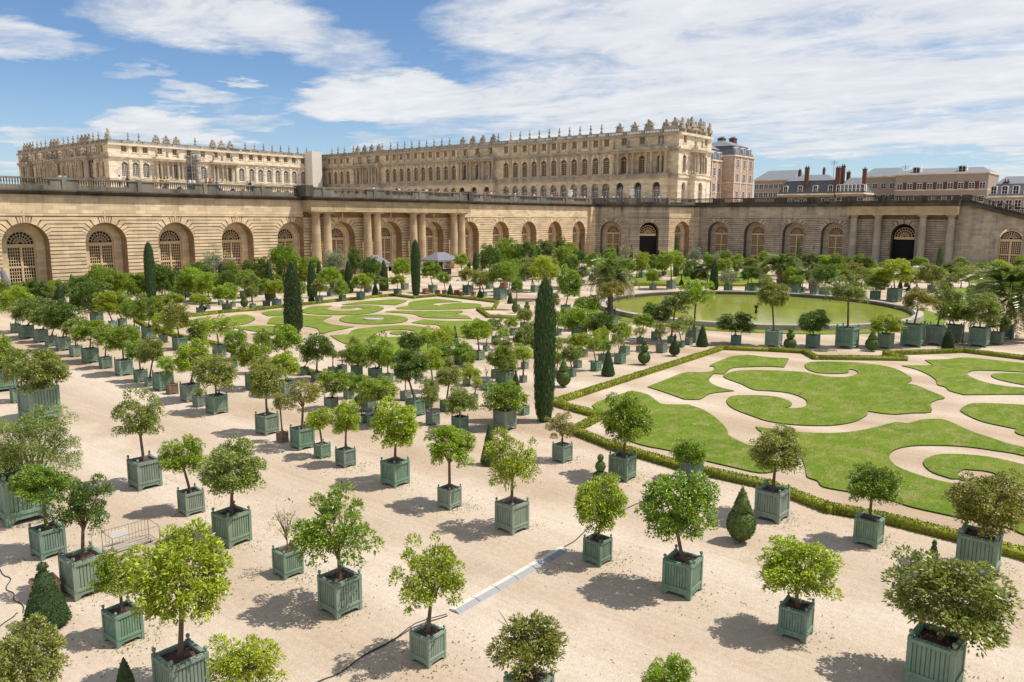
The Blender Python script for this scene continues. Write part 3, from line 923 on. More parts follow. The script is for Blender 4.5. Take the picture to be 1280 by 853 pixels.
BACK_TREES = """
0 380 9 0 359 383 27 y
25 381 9 25 358 384 30 g
53 381 9 53 353 372 25 d
75 380 9 75 356 379 29 g
101 382 9 101 355 372 22 d
131 381 9 131 346 364 23 d
158 379 9 158 345 366 23 o
181 381 9 181 340 358 23 g
207 381 9 207 340 363 26 g
232 378 9 232 344 364 24 g
261 380 9 261 341 365 30 y
285 379 9 285 338 358 26 d
315 378 9 315 343 361 22 o
14 373 9 14 353 377 26 g
40 371 9 40 354 377 30 y
68 371 9 68 351 372 24 g
103 370 9 103 351 375 27 o
130 372 9 130 347 373 30 d
160 371 9 160 341 361 23 g
189 370 9 189 343 365 23 d
225 369 9 225 340 358 22 o
257 371 9 257 345 373 30 o
291 367 9 291 341 360 24 d
327 367 9 327 344 364 26 g
340 363 9 340 341 360 23 g
373 362 9 373 340 361 24 g
405 363 9 405 342 362 25 g
433 360 9 433 339 357 20 g
461 360 9 461 341 358 21 g
612 346 9 612 316 337 22 d
631 347 9 631 317 340 24 y
647 345 9 647 315 333 20 g
667 344 9 667 317 334 18 o
685 343 9 685 320 339 23 d
703 346 9 703 318 335 22 g
724 344 9 724 313 330 18 d
743 344 9 743 317 333 20 g
762 347 9 762 315 330 20 g
781 346 9 781 325 341 19 y
796 347 9 796 326 340 18 g
812 344 9 812 326 343 19 d
828 345 9 828 324 338 17 g
848 345 9 848 327 338 14 y
864 345 9 864 326 343 20 d
881 345 9 881 329 344 19 d
896 346 9 896 326 343 20 g
905 349 9 905 323 339 20 y
920 347 9 920 326 337 15 o
936 348 9 936 325 343 20 g
954 347 9 954 330 344 16 y
972 345 9 972 328 343 19 g
990 345 9 990 323 339 18 g
1009 346 9 1009 325 338 18 o
1023 346 9 1023 326 341 19 o
1042 345 9 1042 329 347 20 o
1060 344 9 1060 326 344 19 g
1074 347 9 1074 328 344 19 o
1088 345 9 1088 326 341 17 g
1150 353 9 1150 336 352 21 g
1172 354 9 1172 336 352 22 g
1194 352 9 1194 333 348 17 g
1211 350 9 1211 332 350 19 y
1233 352 9 1233 335 349 17 o
1252 349 9 1252 334 350 21 y
1271 352 9 1271 334 351 19 g
1288 352 9 1288 336 352 19 g
990 363 9 990 333 350 21 g
1020 363 9 1020 335 357 24 o
1049 360 9 1049 330 349 22 g
1077 363 9 1077 335 352 21 o
1105 362 9 1105 334 351 21 d
1137 362 9 1137 336 356 23 o
1165 362 9 1165 339 356 21 g
1201 360 9 1201 342 361 23 g
1238 361 9 1238 341 359 20 y
1267 357 9 1267 337 351 18 d
640 365 9 640 325 349 28 g
665 363 9 665 322 348 28 o
688 363 9 688 322 340 22 o
712 362 9 712 321 338 23 d
"""
rs = random.Random(11)
for ln in TREES.strip().splitlines():
    q = ln.split(); potted(*[float(v) for v in q[:7]], q[7], rs)
for ln in BACK_TREES.strip().splitlines():      # extra back-row trees added without their tubs, filling the gallery feet
    q = ln.split(); bx, by, _, cx, ct, cb, cw = map(float, q[:7]); col = q[7]
    g = G(bx, by); zd = px(g)[2]; top = up_at(g, ct); rad = cw*.5*zd/F_PX; lo = max(.5, up_at(g, cb)-.5)
    root = empty('back_row_tree', (g.x, g.y, 0), rs.uniform(0, 6), None, 'filler_tree', 'rounded back-row trees along the gallery feet')
    inst('crown', rs.choice(CROWN['big']), root, (0, 0, (top+lo)/2), 0, (rad, rad, (top-lo)/2), vary(COLR[col]))
    inst('trunk', TR[0], root, (0, 0, 0), 0, (.16, .16, lo+.6))
    THINGS.append((root, {'g': 'fresh green', 'd': 'dark green', 'o': 'olive green', 'y': 'bright yellow-green'}[col]+(' broad' if cw > 23 else ' small')+' back-row tree by the gallery wall', (cx, (ct+cb)/2), (bx, by)))
YEWC = (.050, .095, .018)
for ln in TOPI.strip().splitlines():
    q = ln.split(); bx, by, w, ct = map(float, q[:4]); kd = q[4]
    g = G(bx, by); z_ = px(g)[2]; h = up_at(g, ct); r = w*.5*z_/F_PX
    base = {'cone': .315, 'knobcone': .34, 'ballcone': .285, 'balls': .24, 'pear': .28, 'column': .15}[kd]
    root = empty('topiary_yew', (g.x+r*.4, g.y+r*.4, 0), rs.uniform(0, 6), None, 'topiary', 'clipped yew topiaries')
    c = vary(YEWC, .2)
    inst('foliage', TOP[kd], root, (0, 0, 0), 0, (r/base, r/base, h), c)
    tb = MB(); tb.lathe([(.05, 0), (.045, h*.1)], n=7); tb.build('trunk', M_bark, root)
    form = {'cone': 'cone', 'knobcone': 'cone with a knob on top', 'ballcone': 'ball with a cone on top', 'balls': 'three-ball tower', 'pear': 'pear', 'column': 'tapered column'}[kd]
    THINGS.append((root, f"clipped dark yew {form}", (bx, (by+ct)/2), (bx, by)))
for ln in CYPS.strip().splitlines():
    q = ln.split(); bx, by, w, ct = map(float, q[:4]); kd = q[4]
    g = G(bx, by); z_ = px(g)[2]; h = up_at(g, ct); r = w*.5*z_/F_PX
    me, base = {'cyp': (CYP, .097), 'ragged': (CYR, .188), 'narrow': (TOP['narrow'], .10)}[kd]
    root = empty('cypress', (g.x+r*.4, g.y+r*.4, 0), rs.uniform(0, 6), None, 'cypress', 'slender cypresses')
    inst('crown', me, root, (0, 0, 0), 0, (r/base, r/base, h), (.040, .085, .020) if kd != 'ragged' else (.045, .075, .022))
    inst('trunk', CYT, root, (0, 0, 0), 0, (r/base, r/base, h))
    THINGS.append((root, {'cyp': 'tall dense dark cypress', 'ragged': 'ragged tufted dark cypress', 'narrow': 'pencil-thin dark cypress'}[kd], (bx, (by+ct)/2), (bx, by)))

# ------------------------------------------------------------------ palms
def frond_mesh(seed, L_=1.0):
    r = np.random.default_rng(seed); C, D, W = [], [], []; b = MB()
    path = []
    for i in range(13):
        t = i/12; path.append((t*.95, 0, .42*math.sin(t*2.1)*1.0-.62*t**2.2))
    for i in range(1, 61):
        t = .12+.86*i/60; x = t*.95; z = .42*math.sin(t*2.1)-.62*t**2.2
        for s in (-1, 1):
            l = .20*math.sin(PI*min(1, t*1.02)*.92+.15)*(1+.1*r.normal())+.03
            d = np.array([.55, s*.8, -.18+.12*r.normal()]); d /= np.linalg.norm(d)
            C.append(np.array([x, 0, z])+d*l*.5); D.append(d*l*.5)
            w = np.cross(d, [0, 0, 1]+.4*r.normal(size=3)); W.append(w/np.linalg.norm(w)*.011)
    for i in range(12):
        a, c = np.array(path[i]), np.array(path[i+1]); C.append((a+c)/2); D.append((c-a)*.55); W.append(np.array([0, .009, 0]))
    return quad_cloud('frond', np.array(C), np.array(D), np.array(W), [M_palm])
FROND = [frond_mesh(s) for s in (1, 2, 3)]
def palm(bx, by, cx, cy, rpx, label, tw=16):
    g = G(bx, by); z_ = px(g)[2]; rad = rpx*z_/F_PX; h = up_at(g, cy)
    a = tw*z_/F_PX/1.38
    root = empty('potted_palm', (g.x+a/2, g.y+a/2, 0), 0, label, 'palm tree', 'palms in box planters')
    pl = inst('planter', PLANTER, root, scale=(a, a, a), color=(.07, .13, .105))
    for sx in (-1, 1):
        for sy in (-1, 1): inst('finial', FINIAL, pl, (sx*.445, sy*.445, 1.2), color=(.07, .13, .105))
    t = MB(); r = random.Random(int(bx)); zz = np.linspace(.9*a, h, 9)
    t.lathe([(.30+.05*math.sin(k*2.3)-.015*k, z) for k, z in enumerate(zz)]+[(.30, h+.3)], n=10)
    for k in range(40):   # old leaf bases
        aa, z0 = r.uniform(0, 6.28), r.uniform(a, h); t.tube([(.2*math.cos(aa), .2*math.sin(aa), z0), (.42*math.cos(aa), .42*math.sin(aa), z0+.22)], [.05, .02], 4)
    t.build('trunk', M_bark, root)
    for k in range(72):
        el = r.uniform(-.75, 1.15); az = r.uniform(0, 6.28); s = rad*r.uniform(.85, 1.12)
        o = inst('frond', r.choice(FROND), root, (0, 0, h+.15), 0, (s, s, s), (.17, .22, .05) if el > -.35 else (.26, .21, .09))
        o.rotation_euler = (0, -el*.85, az)
    return root
PALMS = [(764, 399, 761, 352, 38, 'arching palm in planter beside the pool rim, fronds yellowing underneath', 14),
         (978, 360, 979, 339, 30, 'palm behind the pool with upright green fronds, planter hidden', 11),
         (1265, 425, 1270, 376, 60, 'broad palm in dark planter at the end of the poolside tub row', 20)]
for p in PALMS: palm(*p)

# ------------------------------------------------------------------ hedges
HEDGE = simple('box_hedge_base', (.06, .10, .015), .9, .4, 5)
def hedge(pts, label, w=.34, h=.31, closed=False, seed=0):
    P = [G(x, y) for x, y in pts]; r = np.random.default_rng(seed); b = MB(); C = []
    root = MB()
    for i, (a, c) in enumerate(zip(P, P[1:])):
        d = (c-a); l = d.length; d.normalize(); nrm = Vector((-d.y, d.x, 0)); a2 = a-d*(w/2-.006*i)
        M_ = frame((a2.x, a2.y, 0), d, nrm); b.M = M_; b.box(0, -w/2+.03, 0, l+w, w/2-.03, h-.03)
        cnt = int(l*420); s = r.uniform(0, l+w, cnt); k = r.uniform(0, 1, cnt)
        side = np.where(k < .45, 0, np.where(k < .75, 1, -1))
        y_ = np.where(side == 0, r.uniform(-w/2, w/2, cnt), side*w/2*r.uniform(.9, 1.06, cnt)); z = np.where(side == 0, h*r.uniform(.93, 1.06, cnt), r.uniform(.02, h, cnt))
        A = np.array(M_)[:3]; C.append((A[:, :3] @ np.stack([s, y_, z])).T+A[:, 3])
    C = np.concatenate(C); n = len(C); D = unit(r.normal(size=(n, 3))+[0, 0, .5]); W = unit(np.cross(D, r.normal(size=(n, 3))))
    s = r.uniform(.05, .10, n)[:, None]
    ev = np.array(b.v); ef = np.array([t for f in b.f for t in ((f[0], f[1], f[2]), (f[0], f[2], f[3]))])
    me = quad_cloud('box_hedge', C, D*s*.5, W*s*.35, [M_yew], (ev, ef, 0))
    o = inst('box_hedge', me, None, color=(.26, .285, .018)); tag(o, label, 'hedge'); return o
hedge([(696, 505), (730, 494), (800, 471), (903, 437.5), (960, 439.5), (1006, 442), (1019, 449.5), (1130, 451), (1107, 444.5), (1205, 441), (1280, 450), (1330, 457)], 'low clipped box hedge along the far edge of the scroll lawns near pool', seed=1)
hedge([(696, 508), (752, 523.5), (716, 542), (768, 562.5), (853, 587.5), (960, 611), (1035, 640), (1100, 652), (1200, 677), (1290, 702), (1340, 716)], 'low clipped box hedge between the scroll lawns and the front gravel', seed=2)
hedge([(170, 402), (235, 397), (280, 391.5), (320, 388.5), (351, 385), (380, 382), (427, 376.5), (480, 371.5), (491, 370.3), (517.5, 373.5), (548, 370.6), (588, 375), (622, 379), (617, 388), (598, 388.2), (611, 397.5), (650, 399)], 'low box hedge round the scroll parterre below the columned gallery', seed=3)
hedge([(170, 402), (195, 416), (207, 417.5), (223, 422.5), (255, 429), (269, 432.5), (285.5, 439), (297, 442.5), (340, 457), (400, 471)], 'low box hedge on the tub-row side of the scroll parterre', seed=4)
hedge([(788, 357.6), (870, 358), (965, 358.4)], 'thin low hedge in front of the small lawn beyond the pool', .5, .5, seed=5)

# ------------------------------------------------------------------ facade building blocks (local: x along wall, y outward, z up)
def arch_wall(b, s0, s1, z0, z1, ops, dep, nseg=14):
    """front face at y=0 with openings (c, half width, sill z, spring z, arched)"""
    ops = sorted(ops); x = s0
    for c, hw, zb, zs, ar in ops:
        if c-hw > x: b.face([(x, 0, z0), (c-hw, 0, z0), (c-hw, 0, z1), (x, 0, z1)])
        if zb > z0: b.face([(c-hw, 0, z0), (c+hw, 0, z0), (c+hw, 0, zb), (c-hw, 0, zb)]); b.face([(c-hw, 0, zb), (c+hw, 0, zb), (c+hw, -dep, zb), (c-hw, -dep, zb)])
        pts = [(c-hw*math.cos(PI*i/nseg), zs+hw*math.sin(PI*i/nseg)) for i in range(nseg+1)] if ar else [(c-hw, zs), (c+hw, zs)]
        for (xa, za), (xb, zb2) in zip(pts, pts[1:]):
            b.face([(xa, 0, za), (xb, 0, zb2), (xb, 0, z1), (xa, 0, z1)])
            b.face([(xa, 0, za), (xa, -dep, za), (xb, -dep, zb2), (xb, 0, zb2)])
        b.face([(c-hw, 0, zb), (c-hw, -dep, zb), (c-hw, -dep, zs), (c-hw, 0, zs)])
        b.face([(c+hw, 0, zb), (c+hw, 0, zs), (c+hw, -dep, zs), (c+hw, -dep, zb)])
        x = c+hw
    if s1 > x: b.face([(x, 0, z0), (s1, 0, z0), (s1, 0, z1), (x, 0, z1)])
def rustic(b, s0, s1, ops, ztop, z00=.8, ch=.47, gap=.11, proud=.13, slope=None):
    """channelled courses; near each arch their joints turn and run radially into the arch edge"""
    ops = sorted(ops); edges = [s0]+[(p[0]+q[0])/2 for p, q in zip(ops, ops[1:])]+[s1]
    if not ops:
        z = z00
        while z < ztop-.1: b.box(s0, 0, z, s1, proud, min(z+ch-gap, ztop)); z += ch
        return
    for (c, hw, zsill, zs, ar), e0, e1 in zip(ops, edges, edges[1:]):
        def th(h):
            if h <= 0: return 0.0, hw
            k = min(1, max(0, (h/hw-.25)/.45)); rb = hw+.85*k*k*(3-2*k); rb = max(rb, h*1.0001)
            return math.asin(min(.999, h/rb)), rb
        def poly(pts, sg):
            q = [(c+sg*x, z) for x, z in pts]
            if sg > 0: q = q[::-1]
            b.hexa([(x, -.004, z) for x, z in q], [(x, proud, z) for x, z in q])
        for sg, e in ((1, e1-c), (-1, c-e0)):
            z = z00; e -= .0
            while z < ztop-.1:
                za, zb = z, min(z+ch-gap, ztop); z += ch
                if e <= hw+.05: continue
                if zb <= zs: poly([(hw, za), (hw, zb), (e, zb), (e, za)], sg); continue
                ta, ra = th(za-zs); tb, rb = th(zb-zs)
                pts = []
                if za < zs: pts.append((hw, za)); ta = 0
                elif ra > hw+.01: pts.append((ra*math.cos(ta), za))
                for i in range(4):
                    t = ta+(tb-ta)*i/3; pts.append((hw*math.cos(t), zs+hw*math.sin(t)))
                if rb > hw+.01: pts.append((rb*math.cos(tb), zb))
                xo = max(e, pts[0][0]+.01); poly(pts+[(xo, zb), (xo, za)], sg)
        tl = th(ztop-zs)[0]+.03; m_ = 5
        for i in range(m_):
            a0 = tl+(PI-2*tl)*i/m_+.014; a1 = tl+(PI-2*tl)*(i+1)/m_-.014; zt_ = ztop+(.75 if i == m_//2 else 0)-zs
            q = [(c+hw*math.cos(a0), zs+hw*math.sin(a0)), (c+zt_/math.tan(a0), zs+zt_), (c+zt_/math.tan(a1), zs+zt_), (c+hw*math.cos(a1), zs+hw*math.sin(a1))]
            b.hexa([(x, -.004, z) for x, z in q][::-1], [(x, proud+(.05 if i == m_//2 else 0), z) for x, z in q][::-1])
NICHE = 1.5; R0 = 2.62; ZS = 6.28
def gallery_window():
    """glazed double door with fanlight: origin at sill centre, faces +y"""
    b = MB(); hw, zs = 1.6, 6.3-.8
    # outer frame, arch ring
    b.box(-hw, -.12, 0, -hw+.14, .06, zs); b.box(hw-.14, -.12, 0, hw, .06, zs)
    n = 16
    for i in range(n):
        a0, a1 = PI*i/n, PI*(i+1)/n
        q = [(r*math.cos(a), zs+r*math.sin(a)) for r, a in ((hw-.13, a0), (hw, a0), (hw, a1), (hw-.13, a1))]
        b.hexa([(x, -.12, z) for x, z in q][::-1], [(x, .06, z) for x, z in q][::-1])
    b.box(-hw, -.12, zs-.42, hw, .10, zs-.02); b.box(-.13, -.1, 0, .13, .08, zs-.42)
    b.box(-hw+.14, -.1, 2.55, hw-.14, .05, 2.75); b.box(-hw+.14, -.1, 0, hw-.14, .05, .45)
    for k in range(1, 10):
        a = PI*k/10; b.hexa([(x, -.08, z) for x, z in ((.3*math.cos(a)-.03*math.sin(a), zs+.3*math.sin(a)+.03*math.cos(a)), ((hw-.1)*math.cos(a)-.03*math.sin(a), zs+(hw-.1)*math.sin(a)+.03*math.cos(a)), ((hw-.1)*math.cos(a)+.03*math.sin(a), zs+(hw-.1)*math.sin(a)-.03*math.cos(a)), (.3*math.cos(a)+.03*math.sin(a), zs+.3*math.sin(a)-.03*math.cos(a)))],
                            [(x, 0, z) for x, z in ((.3*math.cos(a)-.03*math.sin(a), zs+.3*math.sin(a)+.03*math.cos(a)), ((hw-.1)*math.cos(a)-.03*math.sin(a), zs+(hw-.1)*math.sin(a)+.03*math.cos(a)), ((hw-.1)*math.cos(a)+.03*math.sin(a), zs+(hw-.1)*math.sin(a)-.03*math.cos(a)), (.3*math.cos(a)+.03*math.sin(a), zs+.3*math.sin(a)-.03*math.cos(a)))])
    for rr in (.32, .75, 1.12):
        for i in range(14):
            a0, a1 = PI*i/14, PI*(i+1)/14
            q = [(r*math.cos(a), zs+r*math.sin(a)) for r, a in ((rr-.03, a0), (rr+.03, a0), (rr+.03, a1), (rr-.03, a1))]
            b.hexa([(x, -.08, z) for x, z in q][::-1], [(x, .01, z) for x, z in q][::-1])
    for s in (-1, 1):
        x0, x1 = (.13, hw-.14) if s > 0 else (-hw+.14, -.13)
        for k in range(6):
            x = x0+(x1-x0)*k/5; b.box(x-.035, -.08, .45, x+.035, 0, zs-.42)
        for z in [.45+.42*k for k in range(6)]+[2.75+.385*k for k in range(7)]:
            if z < zs-.4: b.box(x0, -.08, z-.035, x1, .005, z+.035)
    fr = b.mesh('arched_window', M_frame)
    g = MB(); n = 16
    g.face([(hw*.97*math.cos(PI*i/n), -.06, zs+hw*.97*math.sin(PI*i/n)) for i in range(n+1)][::-1]); g.face([(-hw*.97, -.06, 0), (hw*.97, -.06, 0), (hw*.97, -.06, zs), (-hw*.97, -.06, zs)])
    return fr, g.mesh('glazing', M_glass)
GW, GG = gallery_window()
def fanlight():
    v = MB(); hw, zs = 1.98, 0
    for k in range(0, 11):
        a = PI*k/10; c_, s_ = math.cos(a), math.sin(a)
        q = [(.35*c_-.035*s_, .35*s_+.035*c_), ((hw-.05)*c_-.035*s_, (hw-.05)*s_+.035*c_), ((hw-.05)*c_+.035*s_, (hw-.05)*s_-.035*c_), (.35*c_+.035*s_, .35*s_-.035*c_)]
        v.hexa([(x, -.08, z) for x, z in q], [(x, 0, z) for x, z in q])
    for rr in (.36, .85, 1.4, hw-.06):
        for i in range(16):
            a0, a1 = PI*i/16, PI*(i+1)/16
            q = [(r*math.cos(a), r*math.sin(a)) for r, a in ((rr-.045, a0), (rr+.045, a0), (rr+.045, a1), (rr-.045, a1))]
            v.hexa([(x, -.08, z) for x, z in q][::-1], [(x, .01, z) for x, z in q][::-1])
    v.box(-hw, -.12, -.5, hw, .1, 0)
    return v.mesh('fanlight', M_frame)
FAN = fanlight()
def section(parent, M_, s0, s1, ops, mat, dark=(), zt=9.62, niche=NICHE):
    """one stretch of gallery wall with niches; ops = centres; dark = centres of doorways filled with painted darkness"""
    O = [(c, (R0 if c not in dark else 2.3), .25, ZS if c not in dark else 6.4, True) for c in ops]
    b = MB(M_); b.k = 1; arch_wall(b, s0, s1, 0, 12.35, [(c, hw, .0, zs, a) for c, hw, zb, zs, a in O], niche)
    b.k = 0
    rustic(b, s0, s1, [(c, hw, 0, zs, True) for c, hw, zb, zs, a in O], zt)
    b.box(s0, 0, 0, s1, .16, .8) if not O else None
    xs = s0
    for c, hw, *_ in O:
        b.box(xs, 0, 0, c-hw, .16, .8); xs = c+hw
    if O: b.box(xs, 0, 0, s1, .16, .8)
    for c, hw, zb, zs, a in O:     # back of each niche, with its own opening
        b2 = MB(M_ @ Matrix.Translation((0, -niche, 0)))
        if c in dark: continue
        arch_wall(b2, c-hw, c+hw, 0, zs+hw, [(c, 1.6, 0, 6.3, True)], .35)
        off = len(b.v); b.v += b2.v; b.f += [[i+off for i in f] for f in b2.f]; b.m += b2.m
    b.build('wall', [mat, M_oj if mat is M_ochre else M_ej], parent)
    for c, hw, zb, zs, a in O:
        if c in dark:
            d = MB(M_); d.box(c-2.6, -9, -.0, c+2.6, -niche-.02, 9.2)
            # solid near-black block: the darkness of an unlit room painted as colour
            d.build('painted_dark_doorway', M_dark, parent)
            w = inst('fanlight', FAN, parent); w.matrix_world = M_ @ Matrix.Translation((c, -niche+.25, 6.0)); continue
        w = inst('arched_window', GW, parent); w.matrix_local = M_ @ Matrix.Translation((c, -niche-.3, .8))
        inst('glazing', GG, w)
def baluster_mesh_into(b, x, z0, h):
    b.lathe([(.085, z0), (.085, z0+.08), (.045, z0+.14), (.075, z0+h*.42), (.10, z0+h*.55), (.055, z0+h*.8), (.085, z0+h-.05), (.085, z0+h)], x, -.35, 6, False)
def balustrade(parent, M_, s0, s1, z0=12.9, period=9.4, phase=0, mat=None, solid=.36):
    """plinth, balusters in runs between solid panels, handrail"""
    b = MB(M_); b.box(s0, -.62, z0, s1, -.08, z0+.55); b.box(s0, -.66, z0+1.30, s1, -.04, z0+1.50)
    x = s0
    while x < s1:
        u = ((x-phase) % period)/period
        if u < solid*.5 or u > 1-solid*.5: b.box(x, -.56, z0+.55, min(x+.3, s1), -.14, z0+1.30)
        else:
            baluster_mesh_into(b, x+.15, z0+.55, .75)
        x += .3
    k = math.ceil((s0-phase)/period)
    while phase+k*period < s1-.3:
        c = phase+k*period; b.box(c-.28, -.72, z0+.005, c+.28, .0, z0+1.56); k += 1
    return b.build('balustrade', mat or M_balus, parent)
def cornice(parent, M_, s0, s1, name='cornice', mat=None, proj=.75, z=12.3, zp=12.9):
    b = MB(M_); b.box(s0, -.9, z, s1, proj*.45, z+.22); b.box(s0, -.9, z+.22, s1, proj*.8, z+.42); b.box(s0, -.9, z+.42, s1, proj, zp)
    return b.build(name, mat or M_sooty, parent)
def frieze(parent, M_, s0, s1, mat, z0=9.62, z1=12.3, d=.10):
    b = MB(M_); b.box(s0, -.0, z0+.45, s1, d, z1); b.box(s0, .0, z0+.12, s1, d+.10, z0+.42)
    return b.build('frieze', mat, parent)
def column_mesh(h=9.1):
    b = MB(); b.box(-.95, -.95, 0, .95, .95, .85); b.box(-.88, -.88, .85, .88, .88, 1.1)
    b.lathe([(.86, 1.1), (.90, 1.2), (.86, 1.3), (.76, 1.36), (.755, 2.5), (.75, 4), (.72, 6), (.67, 8), (.63, 9.75), (.70, 9.80), (.70, 9.9), (.64, 9.94), (.64, 10.12), (.84, 10.28)], n=24)
    b.box(-.88, -.88, 10.28, .88, .88, 10.52); return b.mesh('column', M_column, False)
COLM = column_mesh()
for p in COLM.polygons: p.use_smooth = len(p.vertices) == 4 and p.area < 1.2
def acx(i, sA=10.71, s=9.463):
    a = abs(i); return (1 if i > 0 else -1)*(min(a, 1.5)*sA+max(a-1.5, 0)*s) if i else 0.0

# north gallery (faces south, -Y): local x = east
north = empty('orangery_gallery', (0, 0, 0), 0, 'long sunlit ochre stone gallery with deep arched niches and paired columns', 'gallery building')
MN = frame((0, 0, 0), (1, 0, 0), (0, -1, 0))
west_ops = [acx(-7), acx(-6), acx(-5), acx(-4), acx(-3), acx(-2)]
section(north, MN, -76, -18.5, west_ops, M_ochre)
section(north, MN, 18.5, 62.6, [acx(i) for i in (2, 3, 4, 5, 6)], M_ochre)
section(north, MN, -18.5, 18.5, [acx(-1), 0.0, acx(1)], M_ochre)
b = MB(MN); b.box(62.6, -.5, 0, 65.2, .75, 12.3); b.build('pilaster_strip', M_ochre, north)
frieze(north, MN, -76, -18.5, M_ochre); frieze(north, MN, 18.5, 62.6, M_ochre)
b = MB(MN); b.box(-18.6, 0, 10.52, 18.6, 2.35, 11.25); b.box(-18.6, 0, 11.25, 18.6, 2.28, 12.3); b.build('entablature', M_entab, north)
for c in (-15.95, -5.35, 5.35, 15.95):
    for d in (-1.08, 1.08): o = inst('column', COLM, north, (c+d, -1.35, 0))
cornice(north, MN, -76, -18.6); cornice(north, MN, 18.6, 65.6)
MA = MN @ Matrix.Translation((0, 2.25, 0)); cornice(north, MA, -18.7, 18.7)
b = MB(MN); b.box(-18.6, -1, 12.3, 18.6, 2.0, 12.86); b.build('roof_slab', M_sooty, north)
balustrade(north, MN, -76, -18.4, phase=acx(-2)-4.7); balustrade(north, MN, 18.4, 65.6, phase=acx(2)-4.7); balustrade(north, MA, -18.4, 18.4, phase=-5.3, period=10.6)
for s in (-1, 1):
    b = MB(MN); b.box(s*18.75-.7, -.9, 12.9, s*18.75+.7, 2.4, 14.62); b.build('pedestal', M_sooty, north)
# corner pavilion: three facets of a quarter round that bulges towards the garden
corner = empty('corner_pavilion', (0, 0, 0), 0, 'rounded corner pavilion with black doorway where the two galleries meet', 'pavilion')
CR0 = 18.0
for k in range(3):
    a0, a1 = math.radians(180+30*k), math.radians(210+30*k)
    p0 = Vector((82.5+CR0*math.cos(a0), CR0*math.sin(a0), 0)); p1 = Vector((82.5+CR0*math.cos(a1), CR0*math.sin(a1), 0))
    t = (p1-p0); l = t.length; am = (a0+a1)/2; nn = Vector((math.cos(am), math.sin(am), 0))
    MF = frame((p0.x, p0.y, 0), t, nn)
    section(corner, MF, 0, l, [l/2], M_ochre if k == 2 else M_eastst, dark=(l/2,) if k == 1 else ())  # south-facing facet paler, the others grey: sun and shade put into colour
    frieze(corner, MF, -.02, l+.02, M_ochre if k == 2 else M_eastst); cornice(corner, MF, -.15, l+.15); balustrade(corner, MF, 0, l, phase=0, period=l)
# east gallery (faces west, -X): local x = south
east = empty('orangery_gallery', (0, 0, 0), 0, 'shaded grey stone gallery with black doorway between four thick columns', 'gallery building')
ME = frame((82.5, 0, 0), (0, -1, 0), (-1, 0, 0))
b = MB(ME); b.box(16.4, -.5, 0, 19.3, .75, 12.3); b.build('pilaster_strip', M_eastst, east)
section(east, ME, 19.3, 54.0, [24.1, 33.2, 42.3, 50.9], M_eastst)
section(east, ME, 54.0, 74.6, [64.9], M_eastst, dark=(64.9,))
frieze(east, ME, 19.3, 54.0, M_eastst)
b = MB(ME); b.box(54.0, 0, 10.52, 74.9, 2.05, 11.25); b.box(54.0, 0, 11.25, 74.9, 1.98, 12.3); b.build('entablature', M_entab, east)
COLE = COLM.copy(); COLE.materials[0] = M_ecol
for y in (55.3, 60.1, 68.6, 73.7): inst('column', COLE, east, (82.5-1.05, -y, 0))
cornice(east, ME, 15.9, 54.0); MEA = ME @ Matrix.Translation((0, 1.9, 0)); cornice(east, MEA, 53.9, 75.0)
b = MB(ME); b.box(54.0, -1, 12.3, 74.9, 1.8, 12.86); b.build('roof_slab', M_sooty, east)
balustrade(east, ME, 16, 54.0, phase=1, mat=M_sooty, period=7.5); balustrade(east, MEA, 54.0, 75.0, phase=54.2, mat=M_sooty, period=6.9)
# ramped stair wall
stair = empty('stair_wall', (0, 0, 0), 0, 'shaded retaining wall with sloping balustrade and one arched window', 'stair wall')
b = MB(ME); sl = .285; zt = lambda s: 12.3-max(0, s-76.5)*sl
ss = [74.6, 76.5, 80, 82.1]; c, hw, zs = 83.9, 1.9, 6.2
def wallpoly(b, xa, xb, za0, zb0): b.face([(xa, 0, za0), (xb, 0, zb0), (xb, 0, zt(xb)), (xa, 0, zt(xa))])
wallpoly(b, 74.6, 76.5, 0, 0); wallpoly(b, 76.5, c-hw, 0, 0)
for i in range(14):
    xa, xb = c-hw*math.cos(PI*i/14), c-hw*math.cos(PI*(i+1)/14); za, zb = zs+hw*math.sin(PI*i/14), zs+hw*math.sin(PI*(i+1)/14)
    wallpoly(b, xa, xb, za, zb); b.face([(xa, 0, za), (xa, -.6, za), (xb, -.6, zb), (xb, 0, zb)])
for s in (-1, 1): b.face([(c+s*hw, 0, 0), (c+s*hw, -.6, 0), (c+s*hw, -.6, zs), (c+s*hw, 0, zs)])
wallpoly(b, c+hw, 119, 0, 0)
for i in range(11):
    a0, a1 = PI*i/11+.012, PI*(i+1)/11-.012
    q = [(c+r*math.cos(a), zs+r*math.sin(a)) for r, a in ((hw, a0), (hw+.7, a0), (hw+.7, a1), (hw, a1))]
    b.hexa([(x, -.004, z) for x, z in q][::-1], [(x, .05, z) for x, z in q][::-1])
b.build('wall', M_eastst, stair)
w = inst('arched_window', GW, stair); w.matrix_local = ME @ Matrix.Translation((c, -.55, .2)) @ Matrix.Diagonal((1.18, 1, 1.05, 1)); inst('glazing', GG, w)
b = MB(ME)
for s0_, s1_ in ((76.5, 119),):
    for (d0, d1, h0, h1) in ((-.9, .7, .0, .6), (-.62, -.08, .6, 1.15), (-.66, -.04, 1.9, 2.1)):
        lo = [(s0_, d0, zt(s0_)+h0), (s0_, d1, zt(s0_)+h0), (s1_, d1, zt(s1_)+h0), (s1_, d0, zt(s1_)+h0)]; hi = [(x, y, z+h1-h0) for x, y, z in lo]
        b.hexa(lo, hi)
    x = s0_+.2
    while x < s1_: baluster_mesh_into(b, x, zt(x)+1.1, .85); x += .32
b.box(74.9, -.9, 12.3, 76.5, .75, 12.9); b.box(75.0, -.7, 12.9, 76.5, .05, 14.5)
